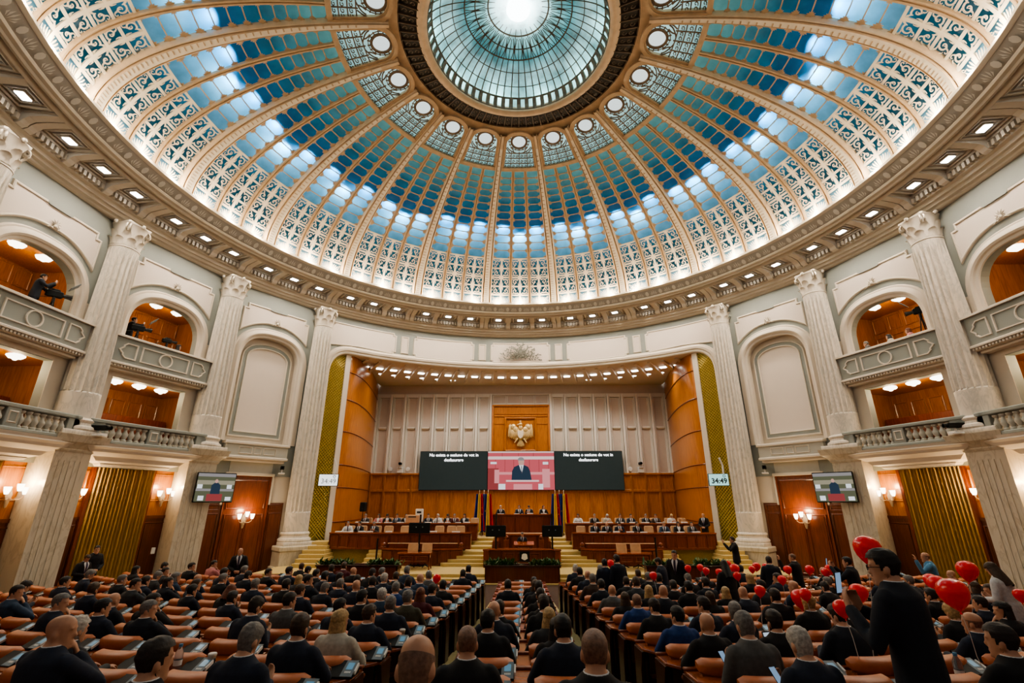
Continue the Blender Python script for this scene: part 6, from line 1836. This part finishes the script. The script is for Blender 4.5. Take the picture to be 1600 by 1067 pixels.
def mk(*a): return [(x.split('/')[0], x.split('/')[1], x.split('/')[2], x.split('/')[3]) for x in a]
bench_people([-9.11, -8.35, -7.85, -7.25, -6.75, -5.45, -4.85, -4.3, -3.9, -3.3], 29.15, -1.88, mk('grey/short/charcoal/end man in charcoal', 'brown/bob/pink/woman in pink top', 'black/long/black/long-haired woman in black', 'dark/short/slate/man in slate blue jacket', 'dark/bob/black/woman with dark bob in black', 'dark/short/navy/man in navy beside the tall ballot box', 'silver/short/white/white-haired man in pale jacket', 'black/bob/black/woman with black bob', 'grey/short/burgundy/man in burgundy', 'black/long/midnight/woman with long black hair at the inner end'), 'left-side rear stage bench', [-2.75])
bench_people([-9.32, -8.67, -7.87], 26.85, -2.22, mk('grey/short/white/man in pale jacket at the outer end', 'dark/short/black/dark-haired man in black', 'grey/short/charcoal/man in open charcoal jacket'), 'left-side front stage bench', [-7.2, -6.3, -5.8, -4.43, -3.78, -3.3])
bench_people([3.31, 4.25, 4.95, 5.75, 6.34, 7.2, 7.8, 8.66], 29.15, -1.88, mk('black/long/white/woman in white with long black hair', 'grey/short/black/grey-haired man in black', 'silver/bob/cream/white-haired person in cream', 'brown/short/charcoal/man in charcoal', 'dark/short/navy/man in navy behind a laptop', 'grey/short/black/man in black next to brown-suited man', 'brown/short/brown/man in brown jacket', 'blonde/long/white/blonde woman in white'), 'right-side rear stage bench', [9.4])
bench_people([3.89, 4.55, 5.2, 6.12, 7.58, 8.3, 9.0], 26.85, -2.22, mk('dark/short/midnight/inner end man in dark navy', 'stubble/bald/black/bald man in black', 'black/short/navy/black-haired man in navy', 'brown/short/black/brown-haired man in black', 'silver/short/slate/white-haired man in slate blue', 'black/long/black/woman with long black hair', 'dark/short/charcoal/outer end man in charcoal'), 'right-side front stage bench', [3.2, 6.85])
bench_people([-1.33, -.15, .52, 1.40], 31.8, -1.42, mk('silver/short/black/white-haired man', 'dark/short/navy/dark-haired man left of the middle', 'dark/short/midnight/dark-haired man right of the middle', 'auburn/bob/black/auburn-haired woman'), 'presidium bench')
# papers and bottles on the stage benches
PP = MB(); PP.rbox(-.15, .15, -.11, .11, 0, .02, .005); PP_me = PP.mesh('paper', M['paper'])
for (xs_, y, z, w) in (([-9.3, -8.9, -8.2, -7.6, -6.9, -5.3, -4.6, -4.2, -3.6, -3.1], 28.5, -1.07, 'left-side rear bench'), ([3.2, 3.7, 4.4, 5.0, 5.6, 6.3, 7.0, 7.8, 8.5, 9.2], 28.5, -1.07, 'right-side rear bench'), ([-9.5, -9.0, -8.3, -7.9, -6.9, -4.6, -3.4], 26.15, -1.44, 'left-side front bench'), ([3.7, 4.2, 4.9, 5.6, 6.3, 7.5, 8.2, 9.0], 26.15, -1.44, 'right-side front bench'), ([-1.3, -.3, .55, 1.4], 31.2, -.65, 'presidium bench')):
    for x in xs_:
        tag(link('paper_sheaf', PP_me, None, loc=(x, y - .05, z), scale=(1 + .4 * rs.random(), 1, 1 + rs.random() * 2)), 'white sheaf of papers on the worktop of the %s' % w, 'papers', 'papers on the ' + w, 'thing')
# --- gallery people and cameras
def onbay(k, x, y, z): 
    a = k * PH; X0, Y0 = BR * sin(a), YC + BR * cos(a)
    return (X0 + x * cos(a) + y * sin(a), Y0 - x * sin(a) + y * cos(a), z)
def video_camera(k, x, y, z, rz, h, big, lab):
    t = empty('video_camera', onbay(k, x, y, z), rz, lab, 'camera', None, 'thing')
    f = MB()
    for i in range(3): f.tube([(0, 0, h - .1), (.32 * cos(i * 2.09), .32 * sin(i * 2.09), 0)], .022, 6)
    f.tube([(0, 0, h - .2), (0, 0, h)], .05, 8); f.tube([(0, -.05, h), (.1, -.45, h - .15)], .014, 5); f.build('tripod', M['blackm'], t)
    q = .95 if big else .75
    f = MB(); f.rbox(-.10 * q, .10 * q, -.28 * q, .22 * q, h, h + .24 * q, .03); f.rbox(-.04, .04, -.15 * q, .12 * q, h + .24 * q, h + .32 * q, .02); f.build('camera_body', M['black'], t)
    f = MB(); f.lathe([(.055 * q, 0), (.08 * q, .08), (.09 * q, .2 * q), (.11 * q, .28 * q)], 12, mp=lambda p: (p[0], .2 * q + p[2], h + .12 * q + p[1])); f.build('lens', M['blackm'], t)
    if big:
        f = MB(); f.rbox(-.26, .22, .30, .34, h + .42, h + .66, .01, mp=lambda p: (p[0], p[1] + (p[2] - h - .4) * .9, p[2])); f.build('teleprompter', M['silver'], t)
video_camera(-4, -1.05, .05, 5.7, -2.3 + pi / 2, 1.25, True, 'large tripod video camera with hood in the left-side upper arch nearer the stage')
video_camera(-4, .30, .15, 5.7, -2.2 + pi / 2, 1.15, False, 'smaller tripod video camera in the left-side upper arch nearer the stage')
video_camera(-5, .85, .0, 5.7, -2.2 + pi / 2, 1.30, True, 'video camera of the cameraman in the left-side upper arch at the picture edge')
video_camera(4, 1.25, .3, 5.7, 2.2 - pi / 2, 1.75, True, 'video camera in the right-side upper arch beside the column')
def gperson(k, x, y, rz, ps, hc_, sty, suit, lab, z=5.7, face=True): person(onbay(k, x, y, z), rz, ps, hc_, sty, suit, lab, None, face)
gperson(-5, .45, .30, -2.3 + pi / 2, 'film', 'black', 'short', 'midnight', 'cameraman in dark sweater in the left-side upper arch at the picture edge', 6.0)
gperson(-4, -1.15, .45, -2.3 + pi / 2, 'film', 'dark', 'short', 'black', 'camera operator behind the large video camera in the left-side upper arch', 5.85)
gperson(-4, .75, .15, -2.3 + pi / 2, 's0', 'black', 'bob', 'black', 'seated person leaning over the parapet beside the smaller video camera', 5.6)
for x, hc_, sty, su, n_ in ((-.95, 'grey', 'short', 'grey', 'nearest the stage'), (.05, 'black', 'bob', 'cream', 'in the middle'), (.85, 'auburn', 'bob', 'pink', 'farthest from the stage')):
    gperson(4, x, .12, 2.3 - pi / 2, 's0', hc_, sty, su, 'seated onlooker behind the right-side upper parapet, ' + n_, 5.62)

# --- balloons
bm_ = MB(); bm_.lathe([(.001, -1.12), (.04, -1.10), (.16, -1.0), (.42, -.80), (.72, -.48), (.92, -.1), (1.0, .25), (.97, .55), (.80, .86), (.50, 1.06), (.2, 1.14), (.001, 1.15)], 24)
B_me = bm_.mesh('balloon', M['red'], True)
bm_ = MB(); bm_.lathe([(.001, -1.10), (.05, -1.12), (.10, -1.24), (.07, -1.25), (.001, -1.2)], 10); BK_me = bm_.mesh('knot', M['red'], True)
for n_, (x, y, z, r) in enumerate(BALLOONS):
    r = max(r, .085)
    where_ = 'alone on the left-side block' if x < 0 else ('%s balloon counted from the middle aisle' % ORD[1 + sorted(range(len(BALLOONS)), key=lambda q: BALLOONS[q][0]).index(n_)])
    t = empty('balloon', (x, y, z), n_ * .7, 'shiny red balloon, %s, %s' % (where_, 'large and near' if r > .125 else 'floating over the seats'), 'balloon', 'red balloons', 'thing')
    t.rotation_euler = (.12 * sin(n_ * 2.1), .18 * cos(n_ * 1.3), 0); t.scale = (r, r, r)
    link('skin', B_me, t); link('knot', BK_me, t)
    zb = zf(y) + .85
    L = max(.15, z - 1.2 * r - zb) / r
    f = MB(); f.tube([(0, 0, -1.2), (.06 * L * .3, .02, -1.2 - L * .4), (.0, .1, -1.2 - L * .8), (.05, .05, -1.2 - L)], .004 / r, 4); f.build('string', M['string'], t)

# --- bottles, cups, laptop
bt = MB(); bt.lathe([(.001, 0), (.034, 0), (.036, .02), (.036, .06), (.033, .09), (.036, .12), (.035, .155), (.016, .20), (.013, .215)], 14); bt_me = bt.mesh('bottle_body', M['clear'], True)
bt = MB(); bt.lathe([(.0365, .055), (.0368, .10), (.0365, .10)], 14); bl_me = bt.mesh('label', M['white'])
bt = MB(); bt.lathe([(.016, .205), (.017, .208), (.017, .228), (.001, .229)], 12); bc_me = bt.mesh('cap', SUIT['lightblue'])
def bottle(x, y, lab):
    t = empty('water_bottle', (x, y, zf(y) + .772), 0, lab, 'bottle', None, 'thing'); t.scale = (1.1,) * 3
    link('bottle_body', bt_me, t); link('label', bl_me, t); link('cap', bc_me, t)
cu = MB(); cu.lathe([(.001, 0), (.028, 0), (.041, .125), (.044, .128), (.044, .135), (.038, .135), (.026, .01)], 16); cu_me = cu.mesh('cup', plain('cream_paper_cup', (.62, .52, .38), .6), True, 40)
cu = MB(); cu.lathe([(.043, .13), (.044, .145), (.036, .152), (.001, .15)], 16); cl_me = cu.mesh('lid', M['white'], True, 40)
def cup(x, y, lab):
    t = empty('paper_cup', (x, y, zf(y) + .772), 0, lab, 'cup', None, 'thing'); link('cup_body', cu_me, t); link('lid', cl_me, t)
for (x, y, lab) in ITEMS_B: bottle(x, y, lab)
for (x, y, lab) in ITEMS_C: cup(x, y, lab)
i, b_, j, X, Y, th, r = SM[LAP]
X2, Y2 = r * sin(th) - .40, FY - r * cos(th) - .02
t = empty('laptop', (X2, Y2, zf(Y2) + .772), th + .15, 'open laptop with bright blank screen in front of a seated man in dark suit', 'laptop', None, 'thing')
f = MB(); f.rbox(-.17, .17, -.12, .12, 0, .018, .005); f.build('base', M['silver'], t)
f = MB(); f.rbox(-.17, .17, .12, .13, .0, .24, .004, mp=lambda p: (p[0], p[1] + p[2] * .35, p[2])); f.build('lid', M['black'], t)
f = MB(); f.box(-.158, .158, .117, .119, .02, .228, mp=lambda p: (p[0], p[1] + p[2] * .35, p[2])); f.build('lit_screen', glow('laptop_screen_glow', (.62, .72, .85), .75), t)
# ------------------------------------------------------------------ lights
def lamp(kind, p, energy, color, parent=None, size=.1, **k):
    l = bpy.data.lights.new('bulb', kind); l.energy = energy; l.color = color
    if kind == 'POINT' or kind == 'SPOT': l.shadow_soft_size = size
    if kind == 'AREA': l.size = size
    for a, b_ in k.items(): setattr(l, a, b_)
    o = bpy.data.objects.new('bulb', l); col.objects.link(o); o.location = p
    return o
WARMC = (1, .80, .58); NEUT = (1, .85, .68); COOL = (.80, .93, 1)
def bay_pt(k, u, t, off):
    x, y, z = dome(u, t, off); a = -k * PH
    return (x * cos(a) - y * sin(a), YC + x * sin(a) + y * cos(a), z)
# lamps in the void behind the stained glass, one to each glass column, and the cove behind the cornice lip
rl = random.Random(21)
for k in BAYS:
    for c in (-.287, 0, .287):
        p0 = Vector(bay_pt(k, c, (.69 if c else .655) + rl.uniform(-.015, .02), -.42)); p1 = Vector(bay_pt(k, c, .47, .25))
        s_ = lamp('SPOT', p0, E_DOME, COOL, size=.10, spot_size=radians(150), spot_blend=.35); s_.rotation_euler = (p1 - p0).to_track_quat('-Z', 'Y').to_euler()
        lamp('POINT', bay_pt(k, c, .03, -.35), E_BASE, (1, .97, .92), size=.15)
    for c in (-.33, 0, .33):
        a = (k + c) * PH; R = 14.36
        lamp('POINT', (R * sin(a) * 0 + (14.05) * sin(a), YC + 14.05 * cos(a), 12.62), E_COVE, (1, .84, .62), size=.06)
for j in range(10):
    a = 2 * pi * j / 10
    lamp('POINT', (4.3 * cos(a), YC + 4.3 * sin(a), 19.1), E_OCU, (.86, 1, .98), size=.3)
lamp('POINT', (0, YC, 20.9), E_OCU * 2.5, (.9, 1, 1), size=.3)
# floodlights of the ring soffit
for i, o in enumerate(LAMPS):
    p = o.location; a = atan2(p.x, p.y - YC)
    s_ = lamp('SPOT', (p.x, p.y, p.z - .06), E_FLOOD, NEUT, size=.15, spot_size=radians(150), spot_blend=.6)
    tgt = Vector((p.x * .80, YC + (p.y - YC) * .80, -3))
    s_.rotation_euler = (tgt - p).to_track_quat('-Z', 'Y').to_euler()
for i, p in enumerate(STG):
    if i % 2 == 0:
        s_ = lamp('SPOT', (p.x, p.y, p.z - .08), E_STG, (1, .92, .82), size=.15, spot_size=radians(140), spot_blend=.7)
for p, r in WARM: lamp('POINT', (p.x, p.y, p.z - .30), E_WARM, (1, .72, .40), size=.12)
for p, a in SCP:
    q = p + Vector((sin(a) * .42, -cos(a) * .42, .35)); lamp('POINT', q, E_SC, (1, .68, .36), size=.12)
w = bpy.data.worlds.new('World'); scene.world = w; w.use_nodes = True
w.node_tree.nodes['Background'].inputs['Color'].default_value = (.9, .82, .72, 1); w.node_tree.nodes['Background'].inputs['Strength'].default_value = E_WORLD

# ------------------------------------------------------------------ camera
cam = bpy.data.cameras.new('camera'); co_ = bpy.data.objects.new('camera', cam); col.objects.link(co_)
cam.sensor_fit = 'HORIZONTAL'; cam.sensor_width = 36; cam.lens = 730.705 / 1600 * 36; cam.clip_end = 200
co_.rotation_euler = (pi / 2 + .33241, 0, .01873)
scene.camera = co_
for o in list(scene.objects):
    if o.parent is None: o.location.z += LIFT
scene.cycles.use_denoising = True; scene.cycles.use_adaptive_sampling = True; scene.cycles.adaptive_threshold = .03
scene.cycles.max_bounces = 5; scene.cycles.diffuse_bounces = 2; scene.cycles.glossy_bounces = 3; scene.cycles.transmission_bounces = 4; scene.cycles.transparent_max_bounces = 6
scene.cycles.sample_clamp_indirect = 4
scene.cycles.caustics_reflective = False; scene.cycles.caustics_refractive = False
scene.view_settings.view_transform = 'AgX'
scene.view_settings.look = 'AgX - Medium High Contrast'
scene.view_settings.exposure = EXPO
